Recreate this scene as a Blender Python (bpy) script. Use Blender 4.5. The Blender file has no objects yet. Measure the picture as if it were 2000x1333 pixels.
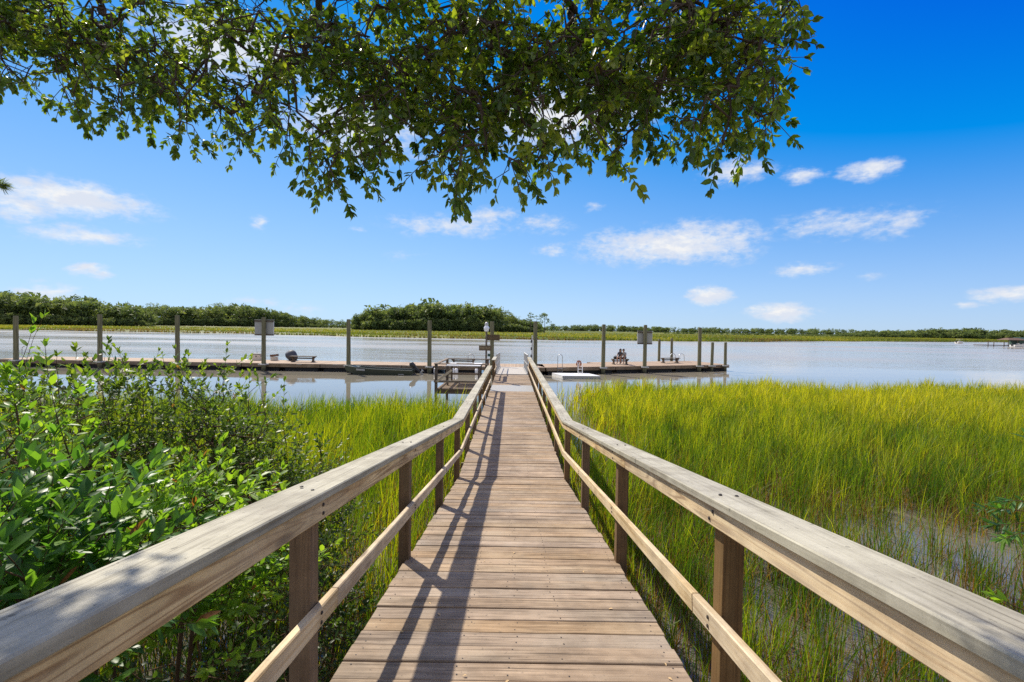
import bpy, bmesh, math, random
import numpy as np
from mathutils import Vector, Matrix, Euler

R = math.radians
random.seed(7); rng = np.random.default_rng(11)
scene = bpy.context.scene
COL = scene.collection

# ------------------------------------------------------------------ camera
F = 880.0                                   # focal length in pixels of the 2000 px wide photograph
CAMZ = 3.47                                 # metres above the water
cam_d = bpy.data.cameras.new('camera'); cam = bpy.data.objects.new('camera', cam_d); COL.objects.link(cam)
cam_d.sensor_width = 36.0; cam_d.lens = 36.0 * F / 2000.0
cam_d.clip_start = 0.05; cam_d.clip_end = 12000
cam.location = (0, 0, CAMZ); cam.rotation_euler = (R(90 - 1.53), R(-0.9), 0)
scene.camera = cam
CAMR = np.array(cam.rotation_euler.to_matrix())

def ray(px, py):
    return CAMR @ np.array([(px - 1000) / F, -(py - 666.5) / F, -1.0])
def P(px, py, d):                            # world point seen at a pixel at distance d along +Y
    r = ray(px, py); return np.array([0, 0, CAMZ]) + r * (d / r[1])
def PZ(px, py, z):                           # world point seen at a pixel on a level plane
    r = ray(px, py); return np.array([0, 0, CAMZ]) + r * ((z - CAMZ) / r[2])

# ------------------------------------------------------------------ light
SUN_EL, SUN_AZ = R(46), R(-37)               # azimuth from +Y towards +X
sd = Vector((math.sin(SUN_AZ) * math.cos(SUN_EL), math.cos(SUN_AZ) * math.cos(SUN_EL), math.sin(SUN_EL)))
sun_l = bpy.data.lights.new('sun', 'SUN'); sun = bpy.data.objects.new('sun', sun_l); COL.objects.link(sun)
sun_l.energy = 4.0; sun_l.angle = R(0.9); sun_l.color = (1.0, 0.92, 0.80)
sun.rotation_euler = sd.to_track_quat('Z', 'Y').to_euler(); sun.location = (-30, 40, 60)

scene.view_settings.view_transform = 'Standard'; scene.view_settings.look = 'None'
scene.view_settings.exposure = 0.75; scene.view_settings.gamma = 1.0
scene.view_settings.use_curve_mapping = False
scene.cycles.use_denoising = False
scene.cycles.max_bounces = 8; scene.cycles.diffuse_bounces = 4; scene.cycles.glossy_bounces = 3
scene.cycles.transmission_bounces = 4; scene.cycles.transparent_max_bounces = 6
scene.cycles.caustics_reflective = False; scene.cycles.caustics_refractive = False

# ------------------------------------------------------------------ node helpers
class NT:
    def __init__(s, tree):
        s.t = tree; s.n = tree.nodes; s.l = tree.links; s.n.clear()
    def new(s, typ, **kw):
        n = s.n.new(typ)
        for k, v in kw.items(): setattr(n, k, v)
        return n
    def set(s, sock, v):
        if isinstance(v, bpy.types.NodeSocket): s.l.new(v, sock)
        elif v is not None: sock.default_value = v
    def math(s, op, a, b=None, c=None, clamp=False):
        n = s.new('ShaderNodeMath', operation=op, use_clamp=clamp)
        for i, v in enumerate((a, b, c)):
            if v is not None: s.set(n.inputs[i], v)
        return n.outputs[0]
    def vmath(s, op, a, b=None):
        n = s.new('ShaderNodeVectorMath', operation=op)
        s.set(n.inputs[0], a)
        if b is not None: s.set(n.inputs[1], b)
        return n.outputs['Value'] if op in ('LENGTH', 'DOT_PRODUCT', 'DISTANCE') else n.outputs[0]
    def mapr(s, v, a, b, c=0.0, d=1.0, smooth=False):
        n = s.new('ShaderNodeMapRange'); n.interpolation_type = 'SMOOTHSTEP' if smooth else 'LINEAR'
        s.set(n.inputs[0], v); n.inputs[1].default_value = a; n.inputs[2].default_value = b
        s.set(n.inputs[3], c); s.set(n.inputs[4], d); return n.outputs[0]
    def mix(s, f, a, b, blend='MIX'):
        n = s.new('ShaderNodeMix', data_type='RGBA', blend_type=blend)
        s.set(n.inputs[0], f); s.set(n.inputs[6], a); s.set(n.inputs[7], b); return n.outputs[2]
    def noise(s, vec, scale, detail=3, rough=0.55, dist=0.0, dims='3D'):
        n = s.new('ShaderNodeTexNoise', noise_dimensions=dims)
        if vec is not None: s.l.new(vec, n.inputs['Vector'])
        n.inputs['Scale'].default_value = scale; n.inputs['Detail'].default_value = detail
        n.inputs['Roughness'].default_value = rough; n.inputs['Distortion'].default_value = dist
        return n.outputs[0], n.outputs[1]
    def ramp(s, fac, stops):
        n = s.new('ShaderNodeValToRGB'); s.set(n.inputs[0], fac)
        e = n.color_ramp.elements
        while len(e) < len(stops): e.new(0.5)
        for i, (p, c) in enumerate(stops):
            e[i].position = p; e[i].color = c if len(c) == 4 else (*c, 1)
        return n.outputs[0]
def c4(c): return (c[0], c[1], c[2], 1.0)

# ------------------------------------------------------------------ sky with clouds
world = bpy.data.worlds.new('World'); scene.world = world; world.use_nodes = True
w = NT(world.node_tree)
sky = w.new('ShaderNodeTexSky', sky_type='NISHITA', sun_disc=False)
sky.sun_elevation = SUN_EL; sky.sun_rotation = SUN_AZ
sky.altitude = 0; sky.air_density = 1.0; sky.dust_density = 0.0; sky.ozone_density = 3.0
# film-like response of the sky colour, the same in every direction: keeps the blue deep and the horizon pale
EXPO = 2 ** scene.view_settings.exposure
ssep = w.new('ShaderNodeSeparateColor'); w.l.new(sky.outputs[0], ssep.inputs[0])
scmb = w.new('ShaderNodeCombineColor')
for i_, (o_, c_, k_) in enumerate(((1.6, 1.2, .74), (1.5, 2.3, 1.12), (0.0, 3.28, 1.42))):
    num = w.math('MAXIMUM', w.math('SUBTRACT', ssep.outputs[i_], o_), 0.003)
    q_ = w.math('DIVIDE', num, w.math('ADD', ssep.outputs[i_], c_))
    w.l.new(w.math('MULTIPLY', q_, k_ * 10.0 / EXPO), scmb.inputs[i_])
tc = w.new('ShaderNodeTexCoord')
vdir = w.vmath('NORMALIZE', tc.outputs['Generated'])
sx = w.new('ShaderNodeSeparateXYZ'); w.l.new(vdir, sx.inputs[0])
az = w.math('ARCTAN2', sx.outputs[0], sx.outputs[1]); el = w.math('ARCSINE', sx.outputs[2])
cx = w.new('ShaderNodeCombineXYZ'); w.l.new(az, cx.inputs[0]); w.l.new(w.math('MULTIPLY', el, 1.0), cx.inputs[1])
ae = cx.outputs[0]
strv = w.vmath('MULTIPLY', ae, (1.0, 1.9, 1.0))
n1, n1c = w.noise(strv, 9.0, 4, 0.6)
warp = w.vmath('MULTIPLY', w.vmath('SUBTRACT', n1c, (0.5, 0.5, 0.5)), (0.10, 0.045, 0.0))
aw = w.vmath('ADD', ae, warp)
CLOUDS = [(130,385,165,36,1.0),(40,405,75,27,.8),(165,463,115,19,.75),(187,538,36,12,.8),(518,430,24,16,.6),(690,450,20,9,.35),
 (880,440,125,22,.62),(950,425,62,20,.6),(1060,440,62,24,.45),(1080,487,32,14,.55),(1310,478,180,40,1.0),(1230,465,90,22,.6),
 (1440,470,52,38,.65),(1440,335,74,24,.8),(1570,345,54,16,.7),(1705,328,60,23,.85),(1640,440,160,28,.58),(1760,440,44,25,.65),
 (1575,522,70,15,.65),(1700,537,30,9,.35),(1386,582,40,21,.95),(1533,612,74,19,1.0),(1950,570,64,16,.9),(1897,592,27,10,.7),
 (90,570,75,16,.7),(590,605,42,20,.4),(500,590,62,12,.35),(1165,404,24,8,.5),(700,250,130,70,.9),(430,90,130,70,1.0),
 (540,110,70,40,1.0),(1080,230,170,65,1.0),(1200,190,130,65,.9),(790,495,50,12,.25)]
def azel(px, py):
    r = ray(px, py); r = r / np.linalg.norm(r); return math.atan2(r[0], r[1]), math.asin(r[2])
field = None
for (px, py, hw, hh, den) in CLOUDS:
    a0, e0 = azel(px, py); a1, _ = azel(px + hw, py); _, e1 = azel(px, py - hh)
    dv = w.vmath('MULTIPLY', w.vmath('SUBTRACT', aw, (a0, e0, 0)), (1 / abs(a1 - a0), 1 / abs(e1 - e0), 0))
    f = w.math('MULTIPLY', w.math('SUBTRACT', 1.42, w.vmath('LENGTH', dv)), den)
    field = f if field is None else w.math('MAXIMUM', field, f)
# dense clouds added out of view, overhead and behind, to whiten the fill light
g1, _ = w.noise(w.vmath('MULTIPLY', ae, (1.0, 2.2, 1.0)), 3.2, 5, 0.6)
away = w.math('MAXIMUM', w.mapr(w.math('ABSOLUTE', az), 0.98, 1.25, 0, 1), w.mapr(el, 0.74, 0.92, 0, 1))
fill_clouds = w.math('MULTIPLY', w.mapr(g1, 0.30, 0.50, -0.4, 1.0), away)
fill_clouds = w.math('SUBTRACT', fill_clouds, w.mapr(away, 0, 1, 0.6, 0))
field = w.math('MAXIMUM', field, fill_clouds)
n2, _ = w.noise(strv, 26.0, 5, 0.62)
n3, _ = w.noise(strv, 70.0, 4, 0.6)
fsum = w.math('ADD', w.math('MULTIPLY', field, 0.95), w.math('MULTIPLY', w.math('SUBTRACT', n2, 0.52), 1.7))
fsum = w.math('ADD', fsum, w.math('MULTIPLY', w.math('SUBTRACT', n3, 0.5), 0.7))
mask = w.mapr(fsum, 0.0, 1.15, 0, 1, True)
mask = w.math('MULTIPLY', mask, w.mapr(field, -0.05, 0.45, 0, 1, True))
mask = w.math('MULTIPLY', mask, 0.93)
n5, _ = w.noise(w.vmath('ADD', strv, (0.0, -0.035, 0.0)), 26.0, 5, 0.62)
lit = w.mapr(w.math('SUBTRACT', n2, n5), -0.16, 0.12, 1, 0, True)
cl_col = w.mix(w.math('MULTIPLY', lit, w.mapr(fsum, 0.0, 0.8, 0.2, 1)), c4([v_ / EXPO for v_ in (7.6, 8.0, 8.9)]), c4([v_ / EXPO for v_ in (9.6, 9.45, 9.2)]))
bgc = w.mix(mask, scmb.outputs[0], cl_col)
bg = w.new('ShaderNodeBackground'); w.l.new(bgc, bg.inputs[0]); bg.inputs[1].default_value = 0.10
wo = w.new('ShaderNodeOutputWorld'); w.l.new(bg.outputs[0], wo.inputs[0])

# ------------------------------------------------------------------ object helpers
def link(o, parent=None):
    COL.objects.link(o)
    if parent is not None: o.parent = parent
    return o
def empty(name, loc=(0, 0, 0), rz=0.0):
    o = bpy.data.objects.new(name, None); o.location = loc; o.rotation_euler = (0, 0, rz); o.empty_display_size = 0.2
    return link(o)
def tag(o, label=None, cat=None, group=None, kind=None):
    if label: o['label'] = label
    if cat: o['category'] = cat
    if group: o['group'] = group
    if kind: o['kind'] = kind
    return o
def meshobj(name, me, parent=None, mat=None, mw=None):
    o = bpy.data.objects.new(name, me)
    if mat is not None and not me.materials: me.materials.append(mat)
    link(o, parent)
    if mw is not None: o.matrix_local = mw
    return o
def me_py(name, V, Fc, mats=(), smooth=False):
    me = bpy.data.meshes.new(name); me.from_pydata([tuple(map(float, v)) for v in V], [], [tuple(f) for f in Fc])
    for m in mats: me.materials.append(m)
    if smooth: me.shade_smooth()
    me.update(); return me
def me_np(name, V, faces, mats=(), tint=None, smooth=False):
    """V (n,3); faces = list of (m,k) int arrays"""
    me = bpy.data.meshes.new(name)
    V = np.ascontiguousarray(V, dtype=np.float32)
    me.vertices.add(len(V)); me.vertices.foreach_set('co', V.ravel())
    loops = np.concatenate([f.ravel() for f in faces]).astype(np.int32)
    tot = np.concatenate([np.full(len(f), f.shape[1], np.int32) for f in faces])
    st = np.concatenate([[0], np.cumsum(tot)[:-1]]).astype(np.int32)
    me.loops.add(len(loops)); me.loops.foreach_set('vertex_index', loops)
    me.polygons.add(len(tot)); me.polygons.foreach_set('loop_start', st)
    try: me.polygons.foreach_set('loop_total', tot)
    except Exception: pass
    for m in mats: me.materials.append(m)
    me.update(calc_edges=True)
    if smooth: me.polygons.foreach_set('use_smooth', np.ones(len(tot), bool))
    if tint is not None:
        a = me.attributes.new('tint', 'FLOAT', 'POINT'); a.data.foreach_set('value', np.asarray(tint, np.float32))
    return me

class B:
    """collects boxes, bars, tubes; build() links ONE mesh"""
    def __init__(s): s.bm = bmesh.new()
    def box(s, c, d, rot=None, bevel=0.0, taper=1.0):
        r = bmesh.ops.create_cube(s.bm, size=1.0); vs = r['verts']
        for v in vs:
            v.co = Vector((v.co.x * d[0], v.co.y * d[1], v.co.z * d[2]))
            if taper != 1.0 and v.co.z > 0: v.co.x *= taper; v.co.y *= taper
        if bevel > 0:
            es = list({e for v in vs for e in v.link_edges})
            rr = bmesh.ops.bevel(s.bm, geom=es, offset=bevel, segments=1, affect='EDGES')
            vs = list({v for f in rr['faces'] for v in f.verts} | set(v for v in vs if v.is_valid))
        m = (rot if rot is not None else Matrix.Identity(3)).to_4x4()
        for v in vs: v.co = m @ v.co + Vector(c)
        return s
    def bar(s, a, b, wx, wz, bevel=0.0):
        a = Vector(a); b = Vector(b); d = b - a
        q = d.to_track_quat('X', 'Z').to_matrix()
        return s.box((a + b) / 2, (d.length, wx, wz), q, bevel)
    def tube(s, pts, r, sides=8, cap=True):
        pts = [Vector(p) for p in pts]; n = len(pts)
        rs = r if isinstance(r, (list, tuple)) else [r] * n
        rings = []
        up = Vector((0, 0, 1))
        for i, p in enumerate(pts):
            t = (pts[min(i + 1, n - 1)] - pts[max(i - 1, 0)]).normalized()
            ref = up if abs(t.dot(up)) < 0.95 else Vector((1, 0, 0))
            u = t.cross(ref).normalized(); v = t.cross(u)
            rings.append([s.bm.verts.new(p + (u * math.cos(2 * math.pi * k / sides) + v * math.sin(2 * math.pi * k / sides)) * rs[i]) for k in range(sides)])
        for a, b in zip(rings, rings[1:]):
            for k in range(sides): s.bm.faces.new((a[k], a[(k + 1) % sides], b[(k + 1) % sides], b[k]))
        if cap:
            s.bm.faces.new(rings[0]); s.bm.faces.new(rings[-1][::-1])
        return s
    def loft(s, secs, cap=True):
        rings = [[s.bm.verts.new(p) for p in sec] for sec in secs]
        k = len(rings[0])
        for a, b in zip(rings, rings[1:]):
            for i in range(k): s.bm.faces.new((a[i], a[(i + 1) % k], b[(i + 1) % k], b[i]))
        if cap: s.bm.faces.new(rings[0][::-1]); s.bm.faces.new(rings[-1])
        return s
    def mesh(s, name, mat=None, smooth=False):
        bmesh.ops.recalc_face_normals(s.bm, faces=s.bm.faces)
        me = bpy.data.meshes.new(name); s.bm.to_mesh(me); s.bm.free()
        if mat: me.materials.append(mat)
        if smooth: me.shade_smooth()
        return me
    def build(s, name, mat, parent=None, loc=None, smooth=False):
        o = meshobj(name, s.mesh(name, mat, smooth), parent)
        if loc is not None: o.location = loc
        return o

# ------------------------------------------------------------------ materials
def new_mat(name):
    m = bpy.data.materials.new(name); m.use_nodes = True
    return m, NT(m.node_tree)
def out(nt, sh):
    o = nt.new('ShaderNodeOutputMaterial'); nt.l.new(sh, o.inputs[0])
def principled(nt, col, rough=0.6, spec=0.4, normal=None, metal=0.0):
    p = nt.new('ShaderNodeBsdfPrincipled')
    nt.set(p.inputs['Base Color'], col); nt.set(p.inputs['Roughness'], rough)
    p.inputs['Specular IOR Level'].default_value = spec; p.inputs['Metallic'].default_value = metal
    if normal is not None: nt.l.new(normal, p.inputs['Normal'])
    return p.outputs[0]
def bump(nt, h, strength=0.3, dist=0.01):
    b = nt.new('ShaderNodeBump'); nt.l.new(h, b.inputs['Height'])
    nt.set(b.inputs['Strength'], strength); b.inputs['Distance'].default_value = dist
    return b.outputs[0]

def wood(name, light, dark, grey=None, grey_amt=0.5, rings=0.0, fibre=55, knots=0.0, var=0.16, spots=0.0, rough=0.75, bstr=0.35, cracks=0.0):
    """boards run along local X"""
    m, nt = new_mat(name)
    tcn = nt.new('ShaderNodeTexCoord'); oi = nt.new('ShaderNodeObjectInfo')
    off = nt.new('ShaderNodeCombineXYZ')
    nt.l.new(nt.math('MULTIPLY', oi.outputs['Random'], 61.0), off.inputs[0]); nt.l.new(nt.math('MULTIPLY', oi.outputs['Random'], 23.0), off.inputs[1])
    nt.l.new(nt.math('MULTIPLY', oi.outputs['Random'], 37.0), off.inputs[2])
    v = nt.vmath('ADD', tcn.outputs['Object'], off.outputs[0])
    vf = nt.vmath('MULTIPLY', v, (2.2, fibre, fibre))
    f1, _ = nt.noise(vf, 1.0, 4, 0.65)
    vm = nt.vmath('MULTIPLY', v, (0.9, 14.0, 14.0))
    f2, _ = nt.noise(vm, 1.0, 3, 0.6, 0.6)
    big, _ = nt.noise(v, 1.3, 3, 0.6)
    g = nt.math('ADD', nt.math('MULTIPLY', f1, 0.55), nt.math('MULTIPLY', f2, 0.45))
    col = nt.ramp(g, [(0.36, dark), (0.48, tuple(0.6 * a + 0.4 * b for a, b in zip(light, dark))), (0.61, light)])
    if rings > 0:
        vr = nt.vmath('MULTIPLY', v, (0.55, 9.0, 9.0))
        r0, _ = nt.noise(vr, 1.0, 2, 0.45, 0.3)
        rr = nt.math('FRACT', nt.math('MULTIPLY', r0, 13.0))
        line = nt.mapr(nt.math('ABSOLUTE', nt.math('SUBTRACT', rr, 0.5)), 0.0, 0.28, 1, 0, True)
        col = nt.mix(nt.math('MULTIPLY', line, rings), col, (0.25, 0.135, 0.055, 1))
    if knots > 0:
        vo = nt.new('ShaderNodeTexVoronoi'); vo.inputs['Scale'].default_value = 1.0
        nt.l.new(nt.vmath('MULTIPLY', v, (1.6, 6.0, 6.0)), vo.inputs['Vector'])
        k = nt.mapr(vo.outputs['Distance'], 0.05, 0.16, knots, 0, True)
        col = nt.mix(k, col, (0.11, 0.055, 0.03, 1))
    if grey:
        gm = nt.mapr(nt.math('ADD', nt.math('MULTIPLY', big, 0.7), nt.math('MULTIPLY', f1, 0.3)), 0.40, 0.62, 0, grey_amt, True)
        col = nt.mix(gm, col, nt.mix(f1, c4([a * 0.62 for a in grey]), c4(grey)))
    if spots > 0:
        s1, _ = nt.noise(v, 38.0, 2, 0.5)
        col = nt.mix(nt.mapr(s1, 0.66, 0.74, 0, spots, True), col, (0.05, 0.045, 0.035, 1))
    if cracks > 0:
        ck, _ = nt.noise(nt.vmath('MULTIPLY', v, (0.9, 80, 80)), 1.0, 3, 0.6)
        col = nt.mix(nt.mapr(ck, 0.41, 0.34, 0, cracks, True), col, (0.06, 0.04, 0.022, 1))
    fine, _ = nt.noise(v, 210.0, 2, 0.6)
    col = nt.mix(0.5, col, nt.mix(fine, (0.62, 0.62, 0.62, 1), (1.38, 1.38, 1.38, 1)), 'MULTIPLY')
    gp_ = nt.new('ShaderNodeNewGeometry'); st_, _ = nt.noise(gp_.outputs['Position'], 1.7, 4, 0.62)
    st2, _ = nt.noise(gp_.outputs['Position'], 9.0, 3, 0.6)
    sta = nt.math('ADD', nt.math('MULTIPLY', st_, 0.7), nt.math('MULTIPLY', st2, 0.3))
    col = nt.mix(0.8, col, nt.mix(nt.mapr(sta, 0.38, 0.62, 0, 1, True), (0.70, 0.67, 0.64, 1), (1.14, 1.13, 1.12, 1)), 'MULTIPLY')   # stains and wear
    vv = nt.mapr(oi.outputs['Random'], 0, 1, 1 - var, 1 + var)
    h = nt.new('ShaderNodeHueSaturation'); nt.l.new(col, h.inputs['Color']); nt.l.new(vv, h.inputs['Value'])
    nt.l.new(nt.mapr(nt.math('FRACT', nt.math('MULTIPLY', oi.outputs['Random'], 7.3)), 0, 1, 0.82, 1.12), h.inputs['Saturation'])
    crack = nt.mapr(f1, 0.27, 0.36, 0, 1)
    hh = nt.math('ADD', g, nt.math('MULTIPLY', crack, 0.7))
    out(nt, principled(nt, h.outputs[0], rough, 0.3, bump(nt, hh, bstr, 0.004)))
    return m
M_DECK = wood('weathered_deck_wood', (0.39, 0.28, 0.175), (0.13, 0.086, 0.047), grey=(0.37, 0.30, 0.21), grey_amt=0.6, spots=0.4, knots=0.45, var=0.10, cracks=.8)
M_CAP = wood('grey_cap_wood', (0.41, 0.385, 0.285), (0.24, 0.22, 0.155), grey=(0.47, 0.445, 0.355), grey_amt=0.6, spots=0.5, knots=0.3, var=0.07, cracks=.45)
M_RAIL = wood('pale_pine_rail', (0.75, 0.57, 0.29), (0.50, 0.33, 0.15), grey=(0.68, 0.55, 0.35), grey_amt=0.5, rings=0.75, knots=0.85, var=0.08, spots=0.1)
M_RAIL2 = wood('bleached_pine_rail', (0.64, 0.52, 0.33), (0.43, 0.32, 0.175), grey=(0.63, 0.54, 0.39), grey_amt=0.7, rings=0.35, knots=0.7, var=0.08, spots=0.15)
M_POST = wood('brown_post_wood', (0.20, 0.12, 0.05), (0.085, 0.048, 0.018), grey=(0.22, 0.155, 0.08), grey_amt=0.4, rings=0.3, knots=0.4, var=0.12)
M_STRING = wood('dark_frame_wood', (0.17, 0.13, 0.09), (0.07, 0.05, 0.035), var=0.1)
M_FASCIA = wood('dock_edge_board', (0.22, 0.165, 0.105), (0.10, 0.072, 0.045), grey=(0.25, 0.20, 0.145), grey_amt=0.6, var=0.15)
M_BENCH = wood('bench_wood', (0.16, 0.125, 0.09), (0.07, 0.052, 0.036), var=0.1)
M_SIGNW = wood('brown_sign_wood', (0.15, 0.105, 0.055), (0.08, 0.055, 0.03), var=0.08)

def simple(name, col, rough=0.5, spec=0.4, metal=0.0, nscale=14.0, namt=0.22, bstr=0.1):
    m, nt = new_mat(name)
    tcn = nt.new('ShaderNodeTexCoord'); n, _ = nt.noise(tcn.outputs['Object'], nscale, 4, 0.6)
    cc = nt.mix(n, c4([a * (1 - namt) for a in col]), c4([min(1, a * (1 + namt)) for a in col]))
    out(nt, principled(nt, cc, rough, spec, bump(nt, n, bstr, 0.01), metal))
    return m
M_NAIL = simple('rusty_nail', (0.035, 0.028, 0.024), 0.6)
M_METAL = simple('galvanised_metal', (0.45, 0.46, 0.46), 0.38, 0.5, 0.85)
M_ALU = simple('dull_aluminium', (0.50, 0.49, 0.46), 0.5, 0.5, 0.35)
M_PLATE = simple('grey_tread_plate', (0.33, 0.32, 0.29), 0.55, 0.4, 0.3, 40)
M_PALE = simple('pale_walk_panel', (0.40, 0.365, 0.31), 0.7, 0.3, 0.0, 20)
M_WHITE = simple('white_plastic', (0.78, 0.77, 0.74), 0.4, 0.5, 0, 5, 0.08)
M_CREAM = simple('cream_plastic', (0.66, 0.58, 0.46), 0.5, 0.4, 0, 6, 0.12)
M_BLACK = simple('black_plastic', (0.022, 0.022, 0.024), 0.45, 0.5)
M_FLOAT = simple('black_float', (0.012, 0.012, 0.013), 0.6, 0.3)
M_TARP = simple('dark_grey_tarp', (0.065, 0.068, 0.078), 0.6, 0.3, 0, 9, 0.3, 0.5)
M_BOAT = simple('dark_olive_boat_paint', (0.045, 0.055, 0.035), 0.45, 0.4, 0.1, 8, 0.25)
M_GUN = simple('worn_gunwale', (0.20, 0.21, 0.17), 0.5, 0.4, 0.2)
M_BOX = simple('brown_box', (0.16, 0.085, 0.055), 0.7, 0.3)
M_ORANGE = simple('faded_orange_rope', (0.34, 0.11, 0.05), 0.7, 0.3)
M_PANEL = simple('grey_notice_panel', (0.33, 0.33, 0.30), 0.6, 0.3, 0, 6, 0.12)
M_LAMP = simple('white_lamp_glass', (0.82, 0.83, 0.84), 0.25, 0.5, 0, 4, 0.05)
M_SKIN = simple('skin', (0.36, 0.20, 0.13), 0.55, 0.4, 0, 20, 0.08)
M_SHIRT1 = simple('charcoal_shirt', (0.085, 0.088, 0.10), 0.85, 0.2, 0, 30, 0.2)
M_SHIRT2 = simple('grey_shirt', (0.36, 0.37, 0.38), 0.85, 0.2, 0, 30, 0.15)
M_SHORT = simple('dark_shorts', (0.035, 0.038, 0.05), 0.85, 0.2, 0, 30, 0.2)
M_HAIR = simple('black_hair', (0.012, 0.010, 0.009), 0.5, 0.4, 0, 60, 0.3)
M_ROOF = simple('brown_roof', (0.14, 0.09, 0.065), 0.8, 0.2, 0, 3, 0.25)
M_GREENP = simple('dark_green_paint', (0.04, 0.085, 0.065), 0.6, 0.3, 0, 3, 0.25)
M_BARK = simple('grey_brown_bark', (0.085, 0.062, 0.045), 0.9, 0.2, 0, 30, 0.45, 0.8)
M_TWIG = simple('brown_twig', (0.10, 0.062, 0.035), 0.85, 0.2, 0, 40, 0.4, 0.3)
M_DRYLEAF = simple('dry_tan_leaf', (0.52, 0.36, 0.18), 0.7, 0.3, 0, 60, 0.3)
M_MUD = simple('marsh_mud', (0.10, 0.082, 0.058), 0.55, 0.4, 0, 1.5, 0.4, 0.6)

def piling_mat():
    m, nt = new_mat('treated_piling')
    g = nt.new('ShaderNodeNewGeometry'); tcn = nt.new('ShaderNodeTexCoord')
    sp = nt.new('ShaderNodeSeparateXYZ'); nt.l.new(g.outputs['Position'], sp.inputs[0])
    v = nt.vmath('MULTIPLY', tcn.outputs['Object'], (14, 14, 0.9)); n, _ = nt.noise(v, 1.0, 4, 0.6)
    col = nt.ramp(n, [(0.3, (0.075, 0.072, 0.036)), (0.55, (0.165, 0.155, 0.085)), (0.75, (0.24, 0.215, 0.13))])
    n2, _ = nt.noise(tcn.outputs['Object'], 2.0, 3, 0.6)
    wet = nt.mapr(nt.math('ADD', sp.outputs[2], nt.math('MULTIPLY', n2, 0.3)), 0.55, 0.25, 0, 0.85)
    col = nt.mix(wet, col, (0.03, 0.032, 0.02, 1))
    out(nt, principled(nt, col, 0.75, 0.3, bump(nt, n, 0.5, 0.02)))
    return m
M_PILE = piling_mat()

def dockdeck_mat():
    m, nt = new_mat('dock_deck_boards')
    tcn = nt.new('ShaderNodeTexCoord'); v = tcn.outputs['Object']
    sp = nt.new('ShaderNodeSeparateXYZ'); nt.l.new(v, sp.inputs[0])
    t = nt.math('MULTIPLY', sp.outputs[0], 1 / 0.145); fr = nt.math('FRACT', t); fl = nt.math('FLOOR', t)
    wn = nt.new('ShaderNodeTexWhiteNoise', noise_dimensions='1D'); nt.l.new(fl, wn.inputs['W'])
    n, _ = nt.noise(nt.vmath('MULTIPLY', v, (25, 1.5, 1)), 1.0, 3, 0.6)
    col = nt.mix(n, (0.27, 0.195, 0.125, 1), (0.46, 0.35, 0.25, 1))
    col = nt.mix(0.35, col, nt.mix(wn.outputs['Value'], (0.6, 0.58, 0.56, 1), (1.25, 1.2, 1.15, 1)), 'MULTIPLY')
    gap = nt.mapr(nt.math('ABSOLUTE', nt.math('SUBTRACT', fr, 0.5)), 0.44, 0.48, 0, 1)
    col = nt.mix(nt.math('MULTIPLY', gap, 0.7), col, (0.06, 0.045, 0.03, 1))
    out(nt, principled(nt, col, 0.8, 0.25, bump(nt, nt.math('SUBTRACT', n, gap), 0.4, 0.01)))
    return m
M_DOCK = dockdeck_mat()

def leaf_mat(name, stops, trans_col, trans=0.45, rough=0.38, spec=0.5, sat=1.0):
    m, nt = new_mat(name)
    at = nt.new('ShaderNodeAttribute', attribute_name='tint')
    col = nt.ramp(at.outputs['Fac'], stops)
    tcn = nt.new('ShaderNodeTexCoord'); n, _ = nt.noise(tcn.outputs['Object'], 22.0, 2, 0.5)
    col = nt.mix(0.35, col, nt.mix(n, (0.7, 0.7, 0.7, 1), (1.3, 1.3, 1.3, 1)), 'MULTIPLY')
    p = principled(nt, col, rough, spec)
    tr = nt.new('ShaderNodeBsdfTranslucent')
    nt.l.new(nt.mix(1.0, col, c4(trans_col), 'MULTIPLY'), tr.inputs[0])
    ms = nt.new('ShaderNodeMixShader'); ms.inputs[0].default_value = trans
    nt.l.new(p, ms.inputs[1]); nt.l.new(tr.outputs[0], ms.inputs[2]); out(nt, ms.outputs[0])
    return m
M_OAK = leaf_mat('oak_leaf', [(0.0, (0.030, 0.058, 0.013)), (0.45, (0.065, 0.115, 0.018)), (0.8, (0.13, 0.185, 0.022)), (1.0, (0.22, 0.25, 0.035))], (2.4, 2.4, 0.7), 0.47, 0.42)
M_BAY = leaf_mat('glossy_bay_leaf', [(0.0, (0.026, 0.07, 0.017)), (0.5, (0.06, 0.15, 0.022)), (0.85, (0.13, 0.24, 0.03)), (0.955, (0.085, 0.19, 0.03)), (1.0, (0.18, 0.075, 0.03))], (2.4, 2.4, 0.9), 0.42, 0.40, 0.38)
M_MYR = leaf_mat('shrub_leaf', [(0.0, (0.028, 0.058, 0.013)), (0.5, (0.07, 0.12, 0.02)), (0.955, (0.16, 0.22, 0.028)), (1.0, (0.17, 0.10, 0.035))], (2.3, 2.3, 0.9), 0.42, 0.44, 0.32)
M_LIME = leaf_mat('young_lime_leaf', [(0.0, (0.06, 0.14, 0.018)), (0.5, (0.14, 0.25, 0.025)), (0.955, (0.25, 0.36, 0.035)), (1.0, (0.22, 0.10, 0.04))], (2.2, 2.2, 0.8), 0.45, 0.44, 0.32)
M_GRASS = leaf_mat('cordgrass', [(0.0, (0.19, 0.105, 0.05)), (0.16, (0.14, 0.085, 0.03)), (0.24, (0.034, 0.075, 0.010)), (0.5, (0.095, 0.16, 0.014)), (0.75, (0.27, 0.29, 0.02)), (1.0, (0.42, 0.38, 0.035))], (2.15, 2.1, 0.4), 0.48, 0.5, 0.25)
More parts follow.
